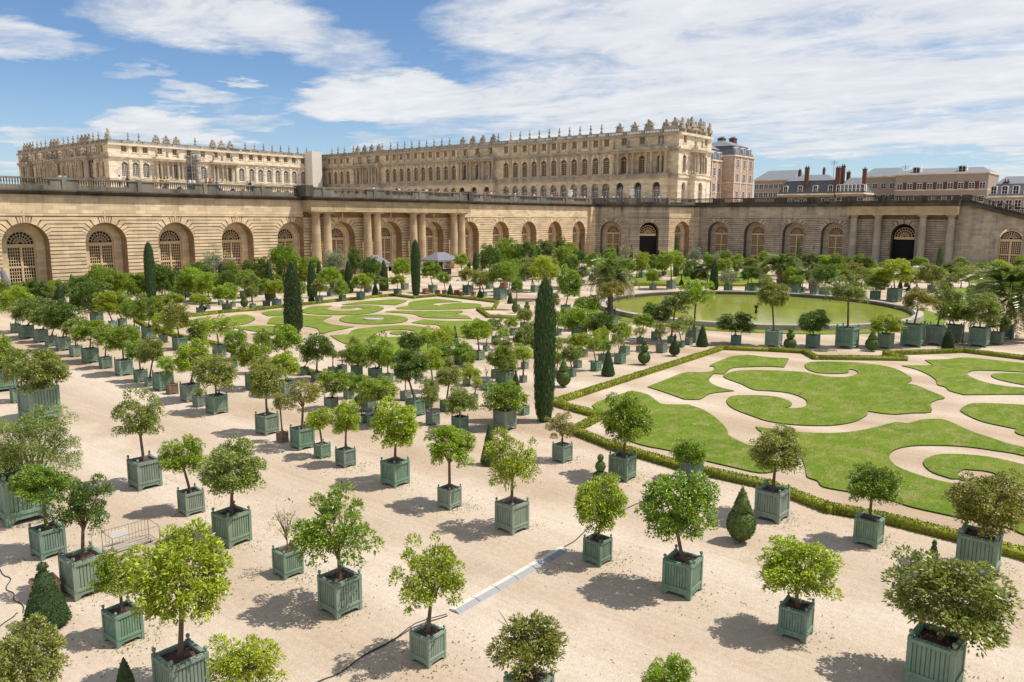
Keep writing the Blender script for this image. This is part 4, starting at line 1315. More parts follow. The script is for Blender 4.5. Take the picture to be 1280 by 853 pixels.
b.build('balustrade', M_sooty, stair)
# terrace decks
b = MB(); b.box(-90, 10, 0, 230, 260, 13.35); b.box(-90, .62, 12.95, 82.4, 9.99, 13.35); tag(b.build('terrace_ground', M_gravel), kind='structure')
b = MB(); b.face([(65, .9, 13.352), (65.5, -4, 13.35), (69, -12, 13.35), (75, -16.5, 13.35), (83.4, -17.5, 13.35), (83.4, .9, 13.35)]); b.box(83.12, -76, 12.95, 100, .6, 13.345); b.box(92, -76, 0, 100, .6, 12.94); tag(b.build('terrace_ground', M_gravel), kind='structure')
b = MB(); b.box(100.5, -76, 0, 330, .85, 9.0); tag(b.build('street_ground', M_gravel), kind='structure')

# ------------------------------------------------------------------ palace
def palace_windows():
    out = {}
    def win(name, hw, h, arch, nv, nh, fmat, gmat, rad=None):
        b = MB(); zs = h-hw if arch else h
        b.box(-hw, -.1, 0, -hw+.1, .03, zs); b.box(hw-.1, -.1, 0, hw, .03, zs); b.box(-hw, -.1, 0, hw, .03, .1); b.box(-hw, -.08, zs-.06, hw, .04, zs+.06)
        for k in range(1, nv): x = -hw+2*hw*k/nv; b.box(x-(.05 if k == nv/2 else .025), -.08, 0, x+(.05 if k == nv/2 else .025), .01, zs)
        for k in range(1, nh): z = zs*k/nh; b.box(-hw, -.08, z-.025, hw, .005, z+.025)
        if arch:
            for k in range(1, 5):
                a = PI*k/5; c_, s_ = math.cos(a), math.sin(a); b.hexa([(.0-.02*s_, -.08, zs+.02*c_), (hw*c_-.03*s_, -.08, zs+hw*s_+.03*c_), (hw*c_+.03*s_, -.08, zs+hw*s_-.03*c_), (.02*s_, -.08, zs-.02*c_)], [(.0-.02*s_, .0, zs+.02*c_), (hw*c_-.03*s_, 0, zs+hw*s_+.03*c_), (hw*c_+.03*s_, 0, zs+hw*s_-.03*c_), (.02*s_, 0, zs-.02*c_)])
        g = MB(); g.face([(-hw, -.05, 0), (hw, -.05, 0), (hw, -.05, zs), (-hw, -.05, zs)])
        if arch: g.face([(hw*math.cos(PI*i/12), -.05, zs+hw*math.sin(PI*i/12)) for i in range(13)][::-1])
        off = len(b.v); b.v += g.v; b.f += [[i+off for i in f] for f in g.f]; b.m += [1]*len(g.f)
        return b.mesh(name, [fmat, gmat])
    out['f1'] = win('arched_window', .95, 4.3, True, 4, 6, M_frame, M_glass)
    out['f1w'] = win('arched_window', .95, 4.3, True, 4, 6, M_white, M_pglass)
    out['at'] = win('attic_window', .75, 1.75, False, 4, 4, M_frame, M_glass)
    out['ar'] = win('arcade_window', 1.05, 4.2, True, 4, 6, M_white, M_pglass)
    out['sm'] = win('small_window', .62, 2.2, False, 2, 4, M_white, M_glass)
    return out
PW = palace_windows()
def trophy_mesh(seed, w=1.5, h=2.7):
    """heap of armour and banners on a block, as carved stone"""
    r = np.random.default_rng(seed); b = MB(); b.box(-w*.75, -.55, 0, w*.75, .55, .75)
    b.lathe([(.5*w*.5, .7), (.62*w*.5, 1.1), (.5*w*.5, 1.6), (.24*w, 1.9), (.20*w, 2.05), (.26*w, 2.3), (.2*w, 2.6), (.02, h)], n=9, sy=.8)
    for k in range(9):
        a = -1.2+2.4*k/8+r.uniform(-.1, .1); l = r.uniform(1.0, 1.7)*w*.75
        b.tube([(0, r.uniform(-.2, .2), .9), (math.sin(a)*l*.6, r.uniform(-.3, .3), .9+math.cos(a)*l*.55), (math.sin(a)*l, r.uniform(-.2, .2), .9+abs(math.cos(a))*l)], [.2, .17, .05], 6)
    for s in (-1, 1): b.lathe([(.1, .75), (.34, .95), (.38, 1.25), (.22, 1.5), (.05, 1.6)], s*w*.5, .15, 8)
    return b.mesh('trophy', M_statue, False)
def urn_mesh():
    b = MB(); b.box(-.28, -.28, 0, .28, .28, .6); b.lathe([(.16, .6), (.12, .8), (.30, 1.15), (.34, 1.45), (.18, 1.65), (.10, 1.75), (.20, 1.95), (.16, 2.2), (.03, 2.45)], n=9); return b.mesh('urn', M_statue, True)
def statue_mesh():
    b = MB(); b.box(-.4, -.35, 0, .4, .35, .3)
    b.lathe([(.34, .3), (.32, .9), (.26, 1.3), (.34, 1.65), (.36, 1.95), (.16, 2.12), (.10, 2.18), (.15, 2.3), (.14, 2.45), (.03, 2.55)], n=10, sy=.7)
    for s in (-1, 1): b.tube([(s*.3, 0, 1.95), (s*.5, .12, 1.55), (s*.3, .3, 1.35)], [.11, .09, .06], 6)
    return b.mesh('statue', M_statue, True)
TRO = [trophy_mesh(s) for s in (1, 2, 3)]; URN = urn_mesh(); STA = statue_mesh()
def pcol_mesh(h):
    b = MB(); b.box(-.5, -.5, 0, .5, .5, .35); b.lathe([(.45, .35), (.38, .5), (.38, h*.35), (.33, h-.8), (.36, h-.75), (.42, h-.35), (.5, h-.15)], n=14, ); b.box(-.5, -.5, h-.15, .5, .5, h); return b.mesh('column', M_trim)
PCOL = pcol_mesh(5.5)
ZP = [13.35, 19.75, 20.85, 26.3, 27.45, 30.35, 30.85, 31.95]
def palace_face(parent, M_, s0, s1, bays, avs, mat, wmat='f1', pil=True, urns=True, ground=True, dz=0.0, attic_mat=None, blocks=(), gal=True):
    """storeys over [s0,s1]; bays = window centres; avs = [(a, b)] projecting fronts carried on columns"""
    z = [v+dz for v in ZP]; D = 1.7
    def offs(c): return any(a-.1 <= c <= b_+.1 for a, b_ in avs)
    segs = []; x = s0
    for a, b_ in sorted(avs):
        if a > x: segs.append((x, a, 0))
        segs.append((a, b_, D)); x = b_
    if x < s1: segs.append((x, s1, 0))
    wall = MB(); trim = MB()
    for a, b_, d in segs:
        Mo = M_ @ Matrix.Translation((0, d, 0)); cs = [c for c in bays if a < c < b_]
        wall.M = Mo
        arch_wall(wall, a, b_, z[0], z[1], [(c, 1.1, z[0]+.0, z[0]+4.35, True) for c in cs], .7, 10)
        wall.M = M_; arch_wall(wall, a, b_, z[2], z[3], [(c, 1.0, z[2]+.4, z[2]+3.75, True) for c in cs], .45, 10)
        wall.M = Mo if d == 0 else M_ @ Matrix.Translation((0, .0, 0))
        arch_wall(wall, a, b_, z[4], z[5], [(c, .8, z[4]+1.0, z[4]+2.85, False) for c in cs], .35)
        trim.M = Mo; back = -d-.2
        trim.box(a, back, z[1], b_, .28, z[1]+.45); trim.box(a, back, z[1]+.45, b_, .12, z[2]-.15); trim.box(a, back, z[2]-.15, b_, .3, z[2])
        trim.box(a, back, z[3], b_, .10, z[3]+.6); trim.box(a, back, z[3]+.6, b_, .55, z[4])
        trim.M = M_; trim.box(a, -.2, z[5], b_, .5, z[6])
        if d:
            wall.M = M_
            for e in (a, b_): wall.face([(e, 0, z[0]), (e, d, z[0]), (e, d, z[1]), (e, 0, z[1])])
        if pil and d == 0:
            ed = sorted(cs)
            for i in range(len(ed)-1):
                m_ = (ed[i]+ed[i+1])/2
                trim.box(m_-.42, 0, z[2], m_+.42, .22, z[3]); trim.box(m_-.5, 0, z[3]-.55, m_+.5, .30, z[3]-.02); trim.box(m_-.5, 0, z[2]+.005, m_+.5, .3, z[2]+.45)
                trim.box(m_-.38, 0, z[4]+.2, m_+.38, .14, z[5])
        for c in cs:
            trim.M = M_; trim.box(c-1.0, .0, z[4]+.8, c+1.0, .12, z[4]+.98); trim.box(c-.98, .0, z[4]+2.87, c+.98, .1, z[4]+3.0-.02)
            trim.box(c-1.1, .0, z[2]+.25, c+1.1, .2, z[2]+.4)
            trim.box(c-.22, .0, z[2]+4.75, c+.22, .16, z[2]+5.4)
    wall.build('wall', mat, parent); trim.build('string_course', M_trim if mat is M_palace else M_palace2, parent)
    R_ = math.degrees
    def put(name, me, s, d, zz, k=1.0):
        o = inst(name, me, parent); o.matrix_local = M_ @ Matrix.Translation((s, d, zz)) @ Matrix.Diagonal((k, k, k, 1)); return o
    for c in bays:
        d = D if offs(c) else 0
        put('arched_window', PW[wmat], c, -.35, z[2]+.42); put('attic_window', PW['at'], c, -.25, z[4]+1.05)
        if ground: put('arcade_window', PW['ar'], c, d-.6, z[0]+.2)
    for a, b_ in avs:
        n = max(2, round((b_-a)/2.6)); cc = [c for c in bays if a < c < b_]
        xs = sorted(set([a+.7, b_-.7]+[m_+e for m_ in [(p_+q_)/2 for p_, q_ in zip(cc, cc[1:])] for e in (-.75, .75)]+[a+2.0, b_-2.0]))
        for x in xs: put('column', PCOL, x, D-.6, z[2])
        for x in xs[::2]: put('statue', STA, x, D-.5, z[4])
    if gal:
        b = MB(M_); b.box(s0, -.5, z[6], s1, .1, z[6]+.25); b.box(s0, -.5, z[7]-.2, s1, .12, z[7])
        x = s0+.2
        while x < s1:
            b.box(x, -.3, z[6]+.25, x+.16, -.1, z[7]-.2); x += .42
        xs = sorted(list(bays))
        for x in xs: b.box(x-.5, -.48, z[6]+.25, x+.5, .08, z[7]-.2)
        b.build('roof_balustrade', M_trim, parent)
        rr = random.Random(int(s0*7+s1)); k = 0
        for a, b_ in avs:
            m_ = 4 if b_-a > 14 else 3
            for i in range(m_): put('trophy', rr.choice(TRO), a+1.5+(b_-a-3)*i/(m_-1), -.2, z[7], .86)
        for p_, q_ in zip(xs, xs[1:]):
            c = (p_+q_)/2
            if urns and not offs(c): put('urn', URN, c, -.2, z[7])
def mass(parent, x0, y0, x1, y1, z0, z1, mat, name='core'):
    b = MB(); b.box(x0, y0, z0, x1, y1, z1); b.build(name, mat, parent)
# south wing: west front on X=86, its end on Y=-11
wing = empty('palace_wing', (0, 0, 0), 0, 'long three-storey palace wing ending in a sunlit columned corner above the terrace', 'palace wing')
MW = frame((86, 0, 0), (0, -1, 0), (-1, 0, 0))      # s = -Y
bays = [5.8, .45, -4.97]+[-10.4-3.5*k for k in range(11)]+[-51.6, -56.7, -61.7]+[-66.8-3.42*k for k in range(10)]+[-102.6, -107.3, -112]+[-118.5, -122, -125.5, -129]
palace_face(wing, MW, -134, 11, bays, [(-114.4, -100.3), (-64.3, -49.0), (-8.0, 8.6)], M_palace)
MWS = frame((86, -11, 0), (1, 0, 0), (0, -1, 0))
palace_face(wing, MWS, 0, 18.2, [3.2, 9.1, 15.0], [(5.9, 12.3)], M_palace2, wmat='f1')
for s_ in (1.5, 4.6, 6.6, 11.6, 13.5, 16.8):
    o = inst('trophy', TRO[int(s_) % 3], wing, (86+s_, -10.9, 31.95+(.7 if 6 < s_ < 12 else 0)), 0, (.9, .9, .98))
for y_ in (-9.5, -2.0): inst('trophy', TRO[0], wing, (86.3, y_, 31.95), PI/2, (.9, .9, 1.0))
mass(wing, 87.0, -10, 103.9, 134, 13.3, 31.0, M_palace); mass(wing, 88, -9, 103, 134, 31.0, 31.4, M_zinc, 'roof')
# central body: south front on Y=134, west front on X=10.5
body = empty('palace_central_block', (0, 0, 0), 0, 'pale palace block set back behind the terrace with statues along its roof', 'palace block')
MS = frame((0, 134, 0), (1, 0, 0), (0, -1, 0))
palace_face(body, MS, 10.5, 86, [15.2, 18.4, 21.6, 26.1, 30.9, 35.6, 40.2, 44.6, 49.2, 53.8, 57.6, 61, 64.4, 67.8, 71.2, 74.6, 78.4, 82.2], [(23.7, 33.2), (42.4, 51.6)], M_palace2, wmat='f1w')
MWB = frame((10.5, 0, 0), (0, -1, 0), (-1, 0, 0))
palace_face(body, MWB, -204, -134, [-138-3.6*k for k in range(18)], [(-153, -145), (-176, -168), (-199, -191)], M_palace, wmat='f1')
for k in range(8):
    for e in (0, 1.1): o = inst('statue', STA, body, (8.6, -(-138-8.2*k)+e, 27.5), 0, (1, 1, 1))
mass(body, 11.6, 135.1, 86, 203, 13.3, 31.0, M_palace2); mass(body, 13, 137, 86, 201, 31.0, 31.4, M_zinc, 'roof')
inst('trophy', TRO[1], body, (11, 134.4, 31.95), PI/4, (1.0, 1.0, 1.15))
# scaffolding under pale sheeting against the central block
def scaffold(x0, y0, x1, y1, z0, z1, label):
    root = empty('scaffolding', (x0, y0, 0), 0, label, 'scaffolding', 'sheeted scaffolding on the palace')
    b = MB(); nx = max(2, int((x1-x0)/2)); X = [(x1-x0)*i/nx for i in range(nx+1)]; Y = [0, y1-y0]
    for x in X:
        for y in Y: b.box(x-.06, y-.06, z0, x+.06, y+.06, z1)
    z = z0
    while z < z1:
        for y in Y: b.box(0, y-.05, z-.05, x1-x0, y+.05, z+.05)
        b.box(0, .1, z-.12, x1-x0, y1-y0-.1, z-.06); z += 2.0
    b.build('poles', M_metal, root)
    if z1 < 31: return
    s = MB(); s.box(-.1, -.16, z0, x1-x0+.1, -.10, z1-.4); s.box(-.16, -.1, z0, -.10, y1-y0, z1-.4); s.build('sheeting', simple('pale_scaffold_sheeting', (.66, .61, .53), .9, .12, .7), root)
scaffold(34.3, 130.6, 38.6, 133.6, 13.35, 29.4, 'bare pole scaffolding against the middle of the pale palace block')
scaffold(79.0, 129.5, 83.0, 133.4, 13.35, 33.0, 'tall sheeted scaffold tower in the corner of palace block and wing')
root = empty('roof_canopy', (56, 150, 0), 0, 'white latticed work canopy standing on the roof of pale palace block', 'canopy')
b = MB()
for k in range(13): b.box(k*1.35, 0, 31, k*1.35+.12, .12, 33.3); b.box(k*1.35, 6, 31, k*1.35+.12, 6.12, 33.3)
for z in (32.2, 32.8): b.box(0, -.03, z, 16.4, .03, z+.1)
b.build('posts', M_zinc, root); b = MB(); b.box(-.2, -.2, 33.3, 16.6, 6.3, 33.5); b.build('roof', M_zinc, root)

# ------------------------------------------------------------------ town houses behind the east gallery
def town_win(hw, h, dormer=False, mat=M_white, gm=M_glass, name='window'):
    b = MB(); b.box(-hw-.1, -.1, -.1, hw+.1, .1, 0); b.box(-hw-.1, -.1, h, hw+.1, .12, h+.14); b.box(-hw-.1, -.1, 0, -hw, .08, h); b.box(hw, -.1, 0, hw+.1, .08, h); b.box(-.05, -.1, 0, .05, .06, h)
    for k in (1, 2): b.box(-hw, -.1, h*k/3-.03, hw, .05, h*k/3+.03)
    b.k = 1; b.box(-hw, -.12, 0, hw, .02, h); return b.mesh(name, [mat, gm])
TW = town_win(.62, 2.3); TWS = town_win(.7, 1.6)
def dormer_mesh():
    b = MB(); b.k = 0; b.box(-.75, -2.2, 0, -.55, .15, 1.7); b.box(.55, -2.2, 0, .75, .15, 1.7)
    n = 8
    for i in range(n):
        a0, a1 = PI*i/n, PI*(i+1)/n
        b.hexa([(.8*math.cos(a), .2, 1.7+.45*math.sin(a)) for a in (a0, a1)]+[(.6*math.cos(a), .2, 1.7+.3*math.sin(a)) for a in (a1, a0)], [(.8*math.cos(a), -2.2, 1.7+.45*math.sin(a)) for a in (a0, a1)]+[(.6*math.cos(a), -2.2, 1.7+.3*math.sin(a)) for a in (a1, a0)])
    b.box(-.04, 0, 0, .04, .12, 1.9); b.box(-.6, 0, .8, .6, .1, .86)
    b.k = 1; b.box(-.56, -.1, 0, .56, .03, 1.75); return b.mesh('dormer', [M_white, M_glass])
DORM = dormer_mesh()
def chimney(parent, x, y, z0, z1, w=1.0, l=1.8, pots=3, rz=0):
    b = MB(Matrix.Translation((x, y, 0)) @ Matrix.Rotation(rz, 4, 'Z')); b.box(-w/2, -l/2, z0, w/2, l/2, z1); b.box(-w/2-.1, -l/2-.1, z1, w/2+.1, l/2+.1, z1+.2)
    for k in range(pots): yy = -l/2+l*(k+.5)/pots; b.lathe([(.16, z1+.2), (.13, z1+.75)], 0, yy, 7)
    b.build('chimney', M_brick, parent)
def house(name, label, M_, w, dep, z0, ze, wall, floors, nb, roof='mansard', rz_h=4.0, dormers=0, rmat=None, group=None, win=TW, panels=False, inset=1.6, quoins=False):
    root = empty(name, (0, 0, 0), 0, label, 'building', group or 'town buildings behind the east gallery')
    b = MB(M_); b.box(0, -dep, z0, w, 0, ze); b.build('wall', wall, root)
    t = MB(M_); t.box(-.25, -dep-.25, ze, w+.25, .3, ze+.45)
    for f in floors[1:]: t.box(-.05, -dep-.05, f-.5, w+.05, .14, f-.25)
    if quoins:
        for k in range(nb+1): x = w*k/nb; t.box(max(-.06, x-.3), 0, z0, min(w+.06, x+.3), .1, ze)
    t.build('cornice', M_palace2, root)
    for f in floors:
        for k in range(nb):
            o = inst('window', win, root); o.matrix_local = M_ @ Matrix.Translation((w*(k+.5)/nb, .06, f))
    if panels:
        for k in range(nb-1): p = MB(M_); x = w*(k+1)/nb; p.box(x-.55, 0, floors[-1]-.1, x+.55, .07, floors[-1]+2.0); p.build('brick_panel', M_brick, root)
    r = MB(M_); z = ze+.45; i = inset
    if roof == 'mansard':
        r.hexa([(0, 0, z), (w, 0, z), (w, -dep, z), (0, -dep, z)][::-1], [(i, -i, z+rz_h), (w-i, -i, z+rz_h), (w-i, -dep+i, z+rz_h), (i, -dep+i, z+rz_h)][::-1]); r.k = 1
        r.hexa([(i-.2, -i+.2, z+rz_h), (w-i+.2, -i+.2, z+rz_h), (w-i+.2, -dep+i-.2, z+rz_h), (i-.2, -dep+i-.2, z+rz_h)][::-1], [(w*.3, -dep*.45, z+rz_h+2.0), (w*.7, -dep*.45, z+rz_h+2.0), (w*.7, -dep*.55, z+rz_h+2.0), (w*.3, -dep*.55, z+rz_h+2.0)][::-1])
    else:
        r.k = 1; r.hexa([(-.2, .2, z), (w+.2, .2, z), (w+.2, -dep-.2, z), (-.2, -dep-.2, z)][::-1], [(w*.12, -dep*.48, z+rz_h), (w*.88, -dep*.48, z+rz_h), (w*.88, -dep*.52, z+rz_h), (w*.12, -dep*.52, z+rz_h)][::-1])
    rf = r.build('roof', [rmat or M_slate, M_zinc], root)
    for k in range(dormers):
        o = inst('dormer', DORM, root); o.matrix_local = M_ @ Matrix.Translation((w*(k+.5)/dormers, -.35, z+.4))
    return root
# placed by where their fronts stand: X plane facing west (s runs south) or Y plane facing south (s runs east)
def west_front(x0, x1, X):
    a, c = onX(x0, 230, X), onX(x1, 230, X); return frame((X, a.y, 0), (0, -1, 0), (-1, 0, 0)), abs(a.y-c.y)
def south_front(x0, x1, Y):
    a, c = onY(x0, 230, Y), onY(x1, 230, Y); return frame((a.x, Y, 0), (1, 0, 0), (0, -1, 0)), abs(a.x-c.x)
def zx(x, y, X): return onX(x, y, X).z
def zy(x, y, Y): return onY(x, y, Y).z
M1, w1 = south_front(889, 918, 4)
e = zy(905, 203, 4); h1 = house('brick_house', 'rose brick range with white trim and dormers beside palace wing end', M1, w1, 12, 9, e, M_rose, [e-4.4, e-9.2, e-13.5], 5, rz_h=3.4, dormers=4, quoins=True)
M2, w2 = south_front(917, 941, 0)
e = zy(930, 197, 0); h2 = house('brick_house', 'tall rose brick pavilion with slate roof and two dark chimneys', M2, w2, 14, 9, e, M_rose, [e-3.3, e-7.8, e-13.2], 3, rz_h=3.0, dormers=3, quoins=True)
for xx in (902, 916):
    p = onY(xx, 180, 8); chimney(h2, p.x, 8, e-2, zy(xx, 174, 8), 2.4, 1.8, 4)
X_ = 175
Ma, wa = west_front(943, 992, X_+20); e = zx(960, 226, X_+20)
h = house('long_shed_roof_building', 'pale metal-roofed building behind the dormer house with many small windows', Ma, wa, 18, 9, e, M_plaster, [e-3, e-6], 8, roof='hip', rz_h=3.6, win=TWS)
Mb, wb = west_front(973, 1048, X_-20); e = zx(1010, 244, X_-20)
h = house('dormer_house', 'ochre house with slate mansard, four white arched dormers and brick chimneys', Mb, wb, 14, 9, e, M_ochre, [e-3.5], 6, rz_h=4.0, dormers=4)
for xx, yy, wpx, d in ((1008, 208, 6, 0), (999, 212, 4, 6), (1047, 208, 7, -1), (1053, 206, 5, 1.5), (1060, 214, 5, 4), (1029, 210, 3, 8)):
    Xc = X_-19+d; p = onX(xx, 230, Xc); chimney(h, Xc, p.y, e-1, zx(xx, yy, Xc)-.6, 1.0, wpx*.19, 2)
Mc, wc = west_front(1046, 1080, X_-22); e = zx(1060, 243, X_-22)
h = house('side_wing_house', 'low wing with a row of small white slanting dormers', Mc, wc, 10, 9, e, M_ochre, [e-3.4], 5, rz_h=2.6, dormers=7)
p = onX(1080, 230, X_-21); chimney(h, X_-21, p.y, e-1, zx(1080, 212, X_-21), 1.0, 1.0, 1)
Md, wd = west_front(1078, 1121, X_+12); e = zx(1100, 222, X_+12)
h = house('town_house', 'plain beige house with hipped zinc roof next to the panelled building', Md, wd, 16, 9, e, M_plaster, [e-3.6, e-7.2], 4, roof='hip', rz_h=3.0, win=TWS)
Me, we = west_front(1119, 1235, X_); e = zx(1180, 218, X_)
h = house('panelled_town_building', 'long beige town building with red brick panels between its windows', Me, we, 18, 9, e, M_plaster, [e-8.2, e-4.3], 9, roof='hip', rz_h=1.9, win=TWS, panels=True)
for xx in (1146, 1203):
    o = inst('dormer', DORM, h); p = onX(xx, 214, X_+2); o.matrix_local = frame((X_+1.6, p.y, e+.6), (0, -1, 0), (-1, 0, 0)) @ Matrix.Diagonal((1.6, 1, .9, 1))
Mf, wf = west_front(1236, 1292, X_-35); e = zx(1260, 247, X_-35)
h = house('white_roofed_house', 'house with pale zinc roof and dark dormers above the sloping stair balustrade', Mf, wf, 12, 6, e, M_plaster, [e-3], 5, rz_h=3.0, dormers=4, rmat=M_zinc)
p = onX(1258, 230, X_-33); chimney(h, X_-33, p.y, e, zx(1258, 228, X_-33), .8, 1.2, 2)
for nm, xx, zt_ in (('antenna', 1041, 200), ('antenna', 1130, 206)):
    Xa = X_+4; p = onX(xx, 230, Xa); b = MB(); zb = zx(xx, 224, Xa); ztp = zx(xx, zt_, Xa)
    b.box(-.05, -.05, 0, .05, .05, ztp-zb+3)
    for k in range(4): b.box(-.03, -1.3+.1*k, ztp-zb+2.4-.3*k, .03, 1.3-.1*k, ztp-zb+2.46-.3*k)
    o = b.build(nm, M_rubber); o.location = (Xa, p.y, zb-3); tag(o, 'thin roof aerial rising %s' % ('above the brick chimneys' if xx < 1100 else 'between the plain beige and panelled roofs'), 'antenna')

# ------------------------------------------------------------------ props in the garden
def gazebo(x, y, w, dep, h, label, walls=False):
    root = empty('gazebo_tent', (x, y, 0), 0, label, 'tent', 'event tents at the gallery foot')
    for sx in (0, 1):
        for sy in (0, 1): b = MB(); b.box(sx*w-.05, sy*dep-.05, 0, sx*w+.05, sy*dep+.05, h); b.build('post', M_white, root)
    b = MB(); b.hexa([(-.3, -.3, h), (w+.3, -.3, h), (w+.3, dep+.3, h), (-.3, dep+.3, h)][::-1], [(-.3, -.3, h+.28), (w+.3, -.3, h+.28), (w+.3, dep+.3, h+.28), (-.3, dep+.3, h+.28)][::-1])
    b.hexa([(-.3, -.3, h+.28), (w+.3, -.3, h+.28), (w+.3, dep+.3, h+.28), (-.3, dep+.3, h+.28)][::-1], [(w*.3, dep*.45, h+1.5), (w*.7, dep*.45, h+1.5), (w*.7, dep*.55, h+1.5), (w*.3, dep*.55, h+1.5)][::-1])
    b.build('canopy', M_cloth, root)
    b = MB(); b.box(.1, dep-.05, 0, w-.1, dep, h); b.build('curtain', M_rubber, root); b = MB(); b.box(.3, .4, 0, w*.75, 1.1, 1.0); b.build('counter', M_rubber, root)
    return root
p = G(562, 345); gazebo(p.x-1.2, p.y+1.5, 4.8, 3.6, 2.3, 'purple-grey tent with dark inside before the columned gallery')
p = G(489, 351); gazebo(p.x-1.2, p.y+2.5, 2.8, 2.8, 2.3, 'small grey-roofed tent half hidden by trees before the central doorway')
def crate(bx, by, wpx, mat, label, group=None, hmul=1.0, soil=True, name='wooden_crate', cat='crate'):
    g = G(bx, by); z_ = px(g)[2]; a = wpx*z_/F_PX/1.38
    root = empty(name, (g.x+a/2, g.y+a/2, 0), rs.uniform(-.2, .2), label, cat, group)
    b = MB(); h = a*hmul
    for s in (-1, 1):
        for k in range(5): w = a/5; b.box(-a/2+k*w+.01, s*a/2-(.03 if s > 0 else 0), .03, -a/2+(k+1)*w-.01, s*a/2+(0 if s > 0 else .03), h); b.box(s*a/2-(.03 if s > 0 else 0), -a/2+k*w+.01, .03, s*a/2+(0 if s > 0 else .03), -a/2+(k+1)*w-.01, h)
        b.box(-a/2-.01, s*(a/2+.02)-.02, h*.75, a/2+.01, s*(a/2+.02)+.02, h*.88); b.box(-a/2-.01, s*(a/2+.02)-.02, h*.15, a/2+.01, s*(a/2+.02)+.02, h*.28)
    b.box(-a/2+.04, -a/2+.04, .03, a/2-.04, a/2-.04, .08)
    b.build('sides', mat, root); return root
c_ = [(532, 368, 8, 'behind the columnar cypress'), (547, 369, 7, 'second along from the columnar cypress'), (556, 369, 7, 'beside the clipped cone before the gallery'), (571, 369, 7, 'just past the clipped cone before the gallery'), (577, 370, 6, 'touching the ruddy tree planter'), (592, 370, 6, 'between the ruddy tree and pear-shaped yew'), (631, 361, 9, 'behind the broad olive-green planter tree')]
for bx, by, w, wh in c_: crate(bx, by, w, M_terra, 'empty reddish brown box planter '+wh, 'brown box planters in a row', 1.15, name='brown_planter_box', cat='planter box')
crate(48, 757, 38, M_wood, 'raw wood box standing open behind the knobbed yew cone', None, .95)
# barrier frame round a hatch
g = G(168, 692); root = empty('metal_barrier_frame', (g.x, g.y+.2, 0), -.05, 'low metal barrier frame with a sign plate around pale pipes', 'barrier')
b = MB(); W_, D_, H_ = 1.35, .8, .55
for x, y in ((0, 0), (W_, 0), (W_, D_), (0, D_)): b.tube([(x-.5, y, 0), (x-.5, y, H_)], .011, 6)
for z in (.05, H_):
    for p0, p1 in (((0, 0), (W_, 0)), ((W_, 0), (W_, D_)), ((W_, D_), (0, D_)), ((0, D_), (0, 0))): b.tube([(p0[0]-.5, p0[1], z), (p1[0]-.5, p1[1], z)], .009, 6)
for k in range(1, 14):
    x = W_*k/14-.5; b.tube([(x, D_, .05), (x, D_, H_)], .005, 4)
b.build('frame', simple('weathered_steel', (.20, .17, .14), .6, .3, 8), root); b = MB(); b.box(.05-.3, D_-.03, .2, .2, D_-.015, .45); b.build('sign_plate', M_white, root)
b = MB()
for k in range(3): b.tube([(-.35, .2+.17*k, .06), (.75, .25+.17*k, .06)], .045, 8)
b.build('pipes', M_concrete, root)
# cable ramp: cream and grey strips in five links
p0, p1 = G(568, 766), G(706, 687)
d = (p1-p0); l = d.length; MR = frame((p0.x, p0.y, 0), d, Vector((-d.y, d.x, 0)))
root = empty('cable_ramp', (0, 0, 0), 0, 'cable protector laid across the gravel, cream strip beside a grey strip', 'cable cover')
n = 6
for k in range(n):
    b = MB(MR); a0, a1 = l*k/n+.012, l*(k+1)/n-.012
    b.hexa([(a0, .0, .0), (a1, .0, .0), (a1, .20, .0), (a0, .20, .0)][::1], [(a0, .0, .075), (a1, .0, .075), (a1, .17, .05), (a0, .17, .05)][::1]); b.k = 1
    b.hexa([(a0, -.16, .0), (a1, -.16, .0), (a1, -.003, .0), (a0, -.003, .0)], [(a0, -.13, .02), (a1, -.13, .02), (a1, -.003, .07), (a0, -.003, .07)])
    b.build('link', [M_cream, M_grey], root)
def cable(pts, label, r=.016, dx=0.0):
    P = [G(x, y) for x, y in pts]; path = []
    for i in range(len(P)-1):
        for k in range(6): t = k/6; q = P[i].lerp(P[i+1], t); path.append((q.x+.05*math.sin(i*6+k+dx), q.y+dx+.04*math.cos((i*6+k)*.7), r+.004))
    b = MB(); b.tube(path, r, 6); tag(b.build('cable', M_rubber), label, 'cable')
cable([(395, 856), (430, 838), (470, 812), (520, 785), (567, 766)], 'black cable running from the cable protector to the picture edge', .013)
cable([(398, 858), (436, 836), (478, 809), (524, 781), (568, 765)], 'second black cable beside the first, ending at the cream cable protector', .010, .06)
cable([(705, 686), (722, 673), (748, 652), (790, 634), (812, 622)], 'thin dark cable leading from cable protector behind the yellow-green tree', .014)
cable([(-10, 708), (12, 722), (10, 738), (22, 752), (32, 768)], 'thin black cable lying by the raw wood box', .012)
cable([(-10, 790), (10, 776), (28, 764)], 'short black cable slanting towards the knobbed yew cone', .012)
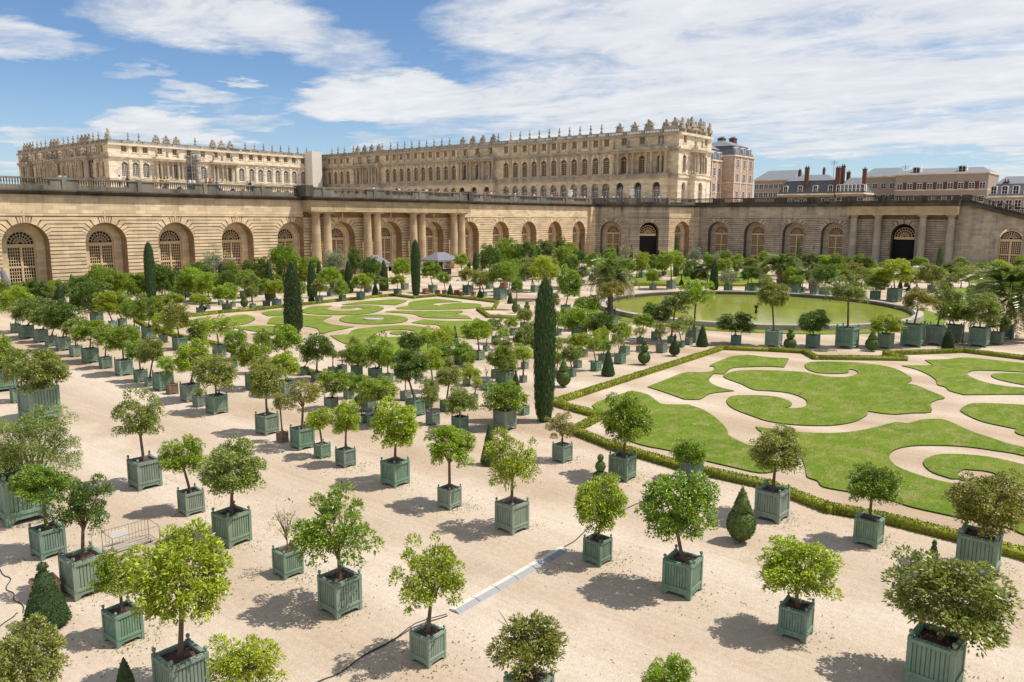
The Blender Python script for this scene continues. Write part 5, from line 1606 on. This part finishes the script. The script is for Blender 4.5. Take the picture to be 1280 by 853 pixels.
# white van and carts by the east doorway
def van(x, y, rz, label):
    root = empty('utility_van', (x, y, 0), rz, label, 'van')
    b = MB(); b.hexa([(-2.2, -.85, .35), (2.2, -.85, .35), (2.2, .85, .35), (-2.2, .85, .35)][::-1], [(-2.15, -.8, 1.25), (2.1, -.8, 1.15), (2.1, .8, 1.15), (-2.15, .8, 1.25)][::-1])
    b.hexa([(-2.15, -.8, 1.25), (1.3, -.8, 1.2), (1.3, .8, 1.2), (-2.15, .8, 1.25)][::-1], [(-2.1, -.72, 2.1), (.6, -.72, 2.1), (.6, .72, 2.1), (-2.1, .72, 2.1)][::-1]); b.build('body', M_white, root)
    b = MB(); b.hexa([(1.25, -.7, 1.22), (1.33, -.7, 1.22), (1.33, .7, 1.22), (1.25, .7, 1.22)], [(.62, -.66, 2.03), (.70, -.66, 2.03), (.70, .66, 2.03), (.62, .66, 2.03)]); b.build('windscreen', M_glass, root)
    for sx in (-1.4, 1.4):
        for sy in (-.86, .86): b = MB(Matrix.Translation((sx, sy, .33)) @ Matrix.Rotation(PI/2, 4, 'X')); b.lathe([(.2, -.1), (.33, -.1), (.33, .1), (.2, .1)], n=16); b.build('wheel', M_rubber, root)
p = G(1147, 349); van(p.x, p.y, .5, 'small white utility van parked below the columned shaded gallery')
b = MB(); b.lathe([(.5, 0), (.5, .15), (.38, .2), (.42, 1.2), (.5, 2.2), (.34, 2.6), (.30, 3.2), (.12, 3.6), (.02, 3.65)], n=12)
p = G(22, 375); o = b.build('wrapped_statue', M_cloth, None, True); o.location = (-61.5, -2.0, 0); o.rotation_euler = (0, -.16, 0); tag(o, 'grey wrapped statue leaning in the open doorway at the gallery end', 'statue')
# marble vases on the terrace
def vase(x, X, label):
    p = onX(x, 240, X); b = MB(); b.box(-.7, -.7, 0, .7, .7, 1.5); b.lathe([(.4, 1.5), (.25, 1.8), (.6, 2.2), (.62, 2.8), (.5, 3.2), (.75, 3.45), (.7, 3.5)], n=14)
    for s in (-1, 1): b.tube([(0, s*.6, 2.3), (0, s*.85, 2.6), (0, s*.6, 2.95)], .07, 6)
    o = b.build('marble_vase', M_white); o.location = (p.x, p.y, 13.35); tag(o, label, 'vase', 'white marble vases on the terrace')
vase(713, 76, 'white marble vase on terrace, the one farther from the corner pavilion'.replace('farther from', 'well before')); vase(790, 80, 'white marble vase on terrace above the corner pavilion doorway')

# ------------------------------------------------------------------ people on the terrace
def person_mesh(seed):
    """standing figure, one skinned surface"""
    r = random.Random(seed); st = r.uniform(.05, .14); arm = r.uniform(.1, .35)
    J = {'pel': (0, 0, .95, .15, .11), 'che': (0, 0, 1.25, .17, .11), 'sho': (0, 0, 1.42, .13, .09), 'nek': (0, 0, 1.50, .055, .055), 'hea': (0, .01, 1.60, .095, .105), 'top': (0, .01, 1.70, .075, .085)}
    E = [('pel', 'che'), ('che', 'sho'), ('sho', 'nek'), ('nek', 'hea'), ('hea', 'top')]
    for s, n in ((-1, 'L'), (1, 'R')):
        J['hp'+n] = (s*.10, 0, .88, .10, .10); J['kn'+n] = (s*.11, s*st*.6, .48, .065, .065); J['an'+n] = (s*.12, s*st, .08, .04, .04); J['to'+n] = (s*.13, s*st+.14, .04, .04, .03)
        J['sh'+n] = (s*.19, 0, 1.40, .055, .055); J['el'+n] = (s*.25, .02, 1.12, .042, .042); J['wr'+n] = (s*(.24-arm*.2), .1+arm*.6, .98+arm*.4, .03, .03); J['ha'+n] = (s*(.23-arm*.25), .16+arm*.6, .94+arm*.4, .03, .02)
        E += [('pel', 'hp'+n), ('hp'+n, 'kn'+n), ('kn'+n, 'an'+n), ('an'+n, 'to'+n), ('sho', 'sh'+n), ('sh'+n, 'el'+n), ('el'+n, 'wr'+n), ('wr'+n, 'ha'+n)]
    K = list(J); me = bpy.data.meshes.new('p'); me.from_pydata([J[k][:3] for k in K], [(K.index(a), K.index(c)) for a, c in E], [])
    o = bpy.data.objects.new('p', me); COL.objects.link(o); md = o.modifiers.new('s', 'SKIN')
    for i, k in enumerate(K): me.skin_vertices[0].data[i].radius = J[k][3:5]; me.skin_vertices[0].data[i].use_root = (i == 0)
    sb = o.modifiers.new('b', 'SUBSURF'); sb.levels = sb.render_levels = 1
    dg = bpy.context.evaluated_depsgraph_get(); dg.update()
    out = bpy.data.meshes.new_from_object(o.evaluated_get(dg)); bpy.data.objects.remove(o)
    return out
SKIN = simple('skin', (.50, .31, .22), .6, .1); HAIR = simple('hair', (.06, .04, .03), .7, .3)
def shirt_mat():
    m, nt = new_mat('clothes'); oi = N(nt, 'ShaderNodeObjectInfo'); finish(nt, oi.outputs['Color'], .85); return m
CL = shirt_mat(); TROU = simple('trousers', (.08, .09, .13), .85, .2)
PM = []
for s in (1, 2, 3):
    me = person_mesh(s)
    me.materials.clear()
    for m in (CL, TROU, SKIN): me.materials.append(m)
    for p in me.polygons:
        z = p.center.z; x = abs(p.center.x); p.material_index = 2 if z > 1.47 or (p.center.y > .1 and .85 < z < 1.2) else 1 if z < .92 else 0; p.use_smooth = True
    PM.append(me)
hb = MB(); hb.lathe([(.108, 1.58), (.112, 1.64), (.10, 1.71), (.07, 1.755), (.01, 1.775)], 0, -.015, 10); HM = hb.mesh('hair', HAIR, True)
SH = {'white': (.75, .74, .72), 'red': (.55, .06, .05), 'black': (.03, .03, .035), 'blue': (.05, .12, .5), 'teal': (.1, .4, .45), 'beige': (.55, .45, .32), 'yellow': (.65, .50, .08), 'orange': (.6, .22, .08), 'grey': (.3, .3, .32), 'pink': (.62, .3, .32)}
PEOPLE = [(76, 'beige'), (82, 'teal'), (150, 'white'), (160, 'black'), (202, 'red'), (206, 'yellow'), (210, 'beige'), (238, 'white'), (243, 'white'), (258, 'black'), (263, 'red'), (271, 'blue'), (310, 'grey'), (313, 'black'), (467, 'white'), (496, 'black'), (499, 'white'), (507, 'grey'), (533, 'white'), (544, 'black'), (549, 'pink'), (553, 'beige'), (594, 'black'), (606, 'orange'), (610, 'red'), (614, 'white'), (618, 'grey'), (637, 'beige'), (644, 'white'), (650, 'pink'), (662, 'red'), (668, 'white'), (690, 'white'), (697, 'red'), (704, 'black'), (722, 'beige'), (727, 'yellow'), (731, 'white'), (741, 'white'), (746, 'pink'), (757, 'white'), (763, 'grey'), (773, 'red'), (779, 'black'), (783, 'white'), (797, 'beige'), (805, 'blue'), (812, 'teal'), (817, 'white'), (821, 'orange'), (831, 'pink')]
AR = [(i, acx(i)) for i in range(-7, 7)]
ordn = ['first', 'second', 'third', 'fourth', 'fifth', 'sixth', 'seventh', 'eighth', 'ninth', 'tenth']
used_l = {}
for i, (x, c) in enumerate(PEOPLE):
    if x < 735: p = onY(x, 235, 1.6+rs.uniform(0, 1.6)); X, Y = p.x, p.y
    else: p = onX(x, 245, 0) if 0 else None; t_ = math.radians(184+(x-740)/130*84); X, Y = 82.5+(CR0-1.9)*math.cos(t_), (CR0-1.9)*math.sin(t_)
    if x < 735:
        k, ac = min(AR, key=lambda q: abs(q[1]-X))
        where = 'above the middle arch of the columned front' if k == 0 else f"above the {ordn[abs(k)-1]} arch {'east' if k > 0 else 'west'} of the middle"
    else: where = 'above the rounded corner pavilion'
    base = f"person in {c} top at the balustrade {where}"; used_l.setdefault(base, []).append(x)
    if len(used_l[base]) > 1: base = f"person in {c} top, {ordn[len(used_l[base])-1]} such {where}"
    ro = empty('person', (X, Y, 13.35), rs.uniform(-.6, .6)+(PI if rs.random() < .5 else 0), base, 'person', 'visitors along the terrace balustrade')
    sc_ = rs.uniform(.95, 1.06); o = inst('body', PM[i % 3], ro, scale=(sc_,)*3, color=SH[c]); inst('hair', HM, o)

# ------------------------------------------------------------------ weeds at the feet of the tubs
r = np.random.default_rng(5); C = []
for o, _, c, gp in THINGS:
    P = o.location; zd = px((P.x, P.y, 0))[2]
    if zd < 34 and o.name.startswith('potted'):
        k = r.integers(40, 190); c0 = np.array([P.x, P.y])+r.normal(size=2)*.15+np.array([.15, -.35])
        q = c0+r.normal(size=(k, 2))*[.45, .32]; C.append(np.concatenate([q, np.full((k, 1), .02)], 1))
q = np.stack([r.uniform(-90, -72, 1500), r.uniform(-104, -80, 1500), np.full(1500, .012)], 1); q = q[(np.sin(q[:, 0]*1.3)+np.sin(q[:, 1]*.9+1) > .9)]; C.append(q)
C = np.concatenate(C); n = len(C); D = unit(r.normal(size=(n, 3))*[1, 1, .5]+[0, 0, .5]); W = unit(np.cross(D, r.normal(size=(n, 3)))); s = r.uniform(.02, .05, n)[:, None]
lit = []
for o, _, c, gp in THINGS:
    P = o.location; zd = px((P.x, P.y, 0))[2]
    if zd < 45 and o.name.startswith('potted'):
        k = r.integers(15, 70); q = np.array([P.x, P.y])+r.normal(size=(k, 2))*.75; lit.append(np.concatenate([q, np.full((k, 1), .012)], 1))
lit = np.concatenate(lit); nl = len(lit); dl = unit(r.normal(size=(nl, 3))*[1, 1, .15]); wl = unit(np.cross(dl, np.array([0, 0, 1])+r.normal(size=(nl, 3))*.2))
lm = quad_cloud('fallen_leaves', lit, dl*.035, wl*.014, [M_leafr]); lo_ = inst('fallen_leaves', lm, color=(.16, .09, .035)); tag(lo_, kind='stuff')
me = quad_cloud('weeds', C, D*s, W*s*.3, [M_leaf]); o = inst('weeds', me, color=(.22, .24, .07)); tag(o, kind='stuff')

gr = np.random.default_rng(9); Cg = []
for k in (0, 1, 2, 5, 6, 7):
    lp = curve_loop([G(x, y) for x, y in LAWNS[k][0]], 2); A = np.array([(p.x, p.y) for p in lp])
    lo, hi = A.min(0), A.max(0); hi = np.minimum(hi, lo+60); m_ = int((hi[0]-lo[0])*(hi[1]-lo[1])*70)
    q = gr.uniform(lo, hi, (min(m_, 90000), 2)); ins = np.zeros(len(q), bool)
    for (x1, y1), (x2, y2) in zip(A, np.roll(A, -1, 0)):
        c_ = ((y1 > q[:, 1]) != (y2 > q[:, 1])); xi = (x2-x1)*(q[:, 1]-y1)/((y2-y1) if abs(y2-y1) > 1e-9 else 1e-9)+x1; ins ^= c_ & (q[:, 0] < xi)
    q = q[ins]; Cg.append(np.concatenate([q, np.full((len(q), 1), .075)], 1))
Cg = np.concatenate(Cg); n = len(Cg); D = unit(gr.normal(size=(n, 3))*[.7, .7, .1]+[0, 0, .8]); W = unit(np.cross(D, gr.normal(size=(n, 3)))); s = gr.uniform(.015, .034, n)[:, None]
me = quad_cloud('grass', Cg, D*s, W*s*.35, [M_leaf]); o = inst('grass', me, color=(.16, .235, .02)); tag(o, kind='stuff')

# ------------------------------------------------------------------ labels that single each plant out
LM = [('the tall lawn-corner cypress', 681, 440), ('the ragged cypress', 366, 375), ('the columns cypress', 520, 335), ('the west arches cypress', 188, 345),
      ('the poolside palm', 761, 365), ('the palm behind the pool', 979, 345), ('the big end palm', 1260, 385), ('the purple-grey tent', 562, 335), ('the dark corner doorway', 808, 320),
      ('the black east doorway', 1127, 315), ('the white van', 1147, 342), ('the fountain nozzle', 945, 389), ('the wooden box', 48, 735), ('the barrier frame', 168, 675), ('the cable protector', 635, 725),
      ('the scroll parterre disc', 467, 400), ('the hedge corner notch', 735, 525), ('the big yew cone', 761, 455), ('the hedge jog by the pool', 1110, 448), ('the stair window', 1261, 320), ('the wrapped statue', 22, 355)]
from collections import defaultdict
grp = defaultdict(list)
for o, look, c, gp in THINGS:
    nm, lx, ly = min(LM, key=lambda q: math.hypot(q[1]-c[0], (q[2]-c[1])*1.3))
    grp[(look, nm)].append((math.hypot(lx-c[0], ly-c[1]), o))
for (look, nm), v in grp.items():
    v.sort(key=lambda q: q[0])
    for k, (d, o) in enumerate(v):
        o['label'] = f"{look}, {'near' if len(v) == 1 else (ordn[k] if k < 10 else str(k+1)+'th')+' from'} {nm}"

# ------------------------------------------------------------------ sky with clouds, sun, camera
SUN_AZ, SUN_EL = math.radians(-50), math.radians(60)      # direction towards the sun, from +X anticlockwise
w = bpy.data.worlds.new('World'); sc.world = w; w.use_nodes = True; nt = w.node_tree; nt.nodes.clear()
sky = N(nt, 'ShaderNodeTexSky'); sky.sky_type = 'NISHITA'; sky.sun_disc = False; sky.sun_elevation = SUN_EL
sky.sun_rotation = math.radians(90)-SUN_AZ; sky.altitude = 120; sky.air_density = 1.0; sky.dust_density = .25; sky.ozone_density = 3.5
geo = N(nt, 'ShaderNodeTexCoord'); dirv = geo.outputs['Generated']
sp = N(nt, 'ShaderNodeSeparateXYZ'); L(nt, dirv, sp.inputs[0])
az = mth(nt, 'ARCTAN2', sp.outputs[1], sp.outputs[0]); el = mth(nt, 'ARCSINE', sp.outputs[2])
# cloud layer coordinates: a flat sheet overhead
zz = mth(nt, 'ADD', mth(nt, 'MAXIMUM', sp.outputs[2], 0.0), .07)
cb = N(nt, 'ShaderNodeCombineXYZ'); L(nt, mth(nt, 'DIVIDE', sp.outputs[0], zz), cb.inputs[0]); L(nt, mth(nt, 'DIVIDE', sp.outputs[1], zz), cb.inputs[1])
mp = N(nt, 'ShaderNodeMapping'); mp.inputs['Rotation'].default_value = (0, 0, math.radians(25)); mp.inputs['Scale'].default_value = (1.0, .62, 1); L(nt, cb.outputs[0], mp.inputs[0])
n1 = noise(nt, .9, 9, mp.outputs[0], .64, .8); n2 = noise(nt, 3.4, 9, mp.outputs[0], .66, .5); n3 = noise(nt, 9, 6, cb.outputs[0], .65)
CLOUDS = [  # px centre x, y, half sizes, strength
 (275, 24, 135, 34, .95), (30, 50, 85, 20, .7), (485, 124, 100, 27, 1.25), (195, 153, 62, 20, 1.1), (235, 118, 48, 12, .7), (420, 66, 70, 24, .6), (311, 104, 18, 7, .7), (150, 172, 130, 14, .5), (20, 172, 40, 9, .6), (255, 172, 40, 10, .7),
 (470, 177, 40, 8, .7), (190, 92, 50, 6, .4), (520, 165, 60, 12, .4), (300, 155, 60, 8, .35), (15, 212, 40, 9, .6), (670, 85, 100, 40, .35), (710, 20, 130, 42, .7),
 (960, 40, 330, 55, .86), (880, 122, 310, 44, .86), (1190, 18, 170, 26, .9), (1190, 98, 190, 26, .85), (1100, 150, 200, 28, .75), (1235, 172, 110, 20, .9), (1010, 182, 120, 18, .7), (760, 150, 160, 30, .8), (1230, 215, 120, 14, .7), (1400, 90, 200, 120, .9), (1000, -60, 400, 60, .8), (620, 160, 110, 20, .45)]
wn = noise(nt, 1.6, 5, mp.outputs[0], .6); wn2 = noise(nt, 2.3, 5, cb.outputs[0], .6)
aw = mth(nt, 'ADD', az, mth(nt, 'MULTIPLY', mth(nt, 'SUBTRACT', wn, .5), .16)); ew = mth(nt, 'ADD', el, mth(nt, 'MULTIPLY', mth(nt, 'SUBTRACT', wn2, .5), .06))
cov = None
for x, y, hx, hy, s in CLOUDS:
    hx *= 1.12; hy *= 1.12; d = ray(x, y).normalized(); a0, e0 = math.atan2(d.y, d.x), math.asin(d.z)
    k = 1+((x-640)/F_PX)**2; ra = hx/F_PX/math.sqrt(k)*1.0; re = hy/F_PX/math.sqrt(k)
    if x > 900 or x < 380: ra = hx/F_PX/k
    u = mth(nt, 'DIVIDE', mth(nt, 'SUBTRACT', aw, a0), ra); v = mth(nt, 'DIVIDE', mth(nt, 'SUBTRACT', ew, e0), re)
    g_ = mth(nt, 'MULTIPLY', mth(nt, 'SUBTRACT', 1.3, mth(nt, 'ADD', mth(nt, 'MULTIPLY', u, u), mth(nt, 'MULTIPLY', v, v)), None, True), s)
    cov = g_ if cov is None else mth(nt, 'MAXIMUM', cov, g_) if s > .95 else mth(nt, 'SUBTRACT', mth(nt, 'ADD', cov, g_), mth(nt, 'MULTIPLY', cov, g_))
amb = ramp(nt, mth(nt, 'ABSOLUTE', mth(nt, 'SUBTRACT', az, YAW)), math.radians(40), math.radians(75))   # unseen cloud added beyond and above the view to whiten the skylight
amb = mth(nt, 'MAXIMUM', amb, ramp(nt, el, .42, .62)); cov = mth(nt, 'MAXIMUM', cov, mth(nt, 'MULTIPLY', amb, .62))
tex = mth(nt, 'ADD', mth(nt, 'MULTIPLY', n1, .55), mth(nt, 'ADD', mth(nt, 'MULTIPLY', n2, .33), mth(nt, 'MULTIPLY', n3, .12)))
dens = mth(nt, 'ADD', mth(nt, 'MULTIPLY', cov, .60), mth(nt, 'MULTIPLY', mth(nt, 'SUBTRACT', tex, .5), 1.95))
cl = ramp(nt, dens, .12, .52); cl = mth(nt, 'MULTIPLY', cl, ramp(nt, el, .0, .03))
hz = ramp(nt, el, .16, .0)
sh = ramp(nt, mth(nt, 'ADD', mth(nt, 'MULTIPLY', n2, .6), mth(nt, 'MULTIPLY', dens, .5)), .25, .8)
ccol = mix(nt, (5.7, 6.0, 6.6), (8.7, 8.8, 8.9), sh)
skc = mix(nt, mix(nt, sky.outputs[0], (.86, .98, 1.12), 1.0, 'MULTIPLY'), (6.6, 7.6, 8.9), mth(nt, 'MULTIPLY', hz, .26))
fin = mix(nt, skc, ccol, mth(nt, 'MULTIPLY', cl, .9))
bg = N(nt, 'ShaderNodeBackground', Strength=.098); L(nt, fin, bg.inputs[0]); ow = N(nt, 'ShaderNodeOutputWorld'); L(nt, bg.outputs[0], ow.inputs[0])
sl_ = bpy.data.lights.new('sun', 'SUN'); sl_.energy = 4.7; sl_.angle = math.radians(.53); sl_.color = (1.0, .955, .88)
so = bpy.data.objects.new('sun', sl_); COL.objects.link(so)
sd = Vector((math.cos(SUN_EL)*math.cos(SUN_AZ), math.cos(SUN_EL)*math.sin(SUN_AZ), math.sin(SUN_EL))); so.rotation_mode = 'QUATERNION'; so.rotation_quaternion = sd.to_track_quat('Z', 'Y'); so.location = (0, 0, 80)
cd = bpy.data.cameras.new('camera'); cd.sensor_width = 36; cd.lens = F_PX/1280*36; cd.clip_end = 12000; cd.clip_start = .1
co = bpy.data.objects.new('camera', cd); COL.objects.link(co)
co.matrix_world = Matrix(((CR.x, CU.x, -CF.x, CAM.x), (CR.y, CU.y, -CF.y, CAM.y), (CR.z, CU.z, -CF.z, CAM.z), (0, 0, 0, 1)))
sc.camera = co
sc.view_settings.view_transform = 'Standard'; sc.view_settings.look = 'None'; sc.view_settings.gamma = 1; sc.view_settings.exposure = .14
sc.cycles.max_bounces = 6; sc.cycles.diffuse_bounces = 3; sc.cycles.transmission_bounces = 3; sc.cycles.transparent_max_bounces = 4; sc.cycles.caustics_reflective = False; sc.cycles.caustics_refractive = False
sc.cycles.use_denoising = True
sc.render.film_transparent = False
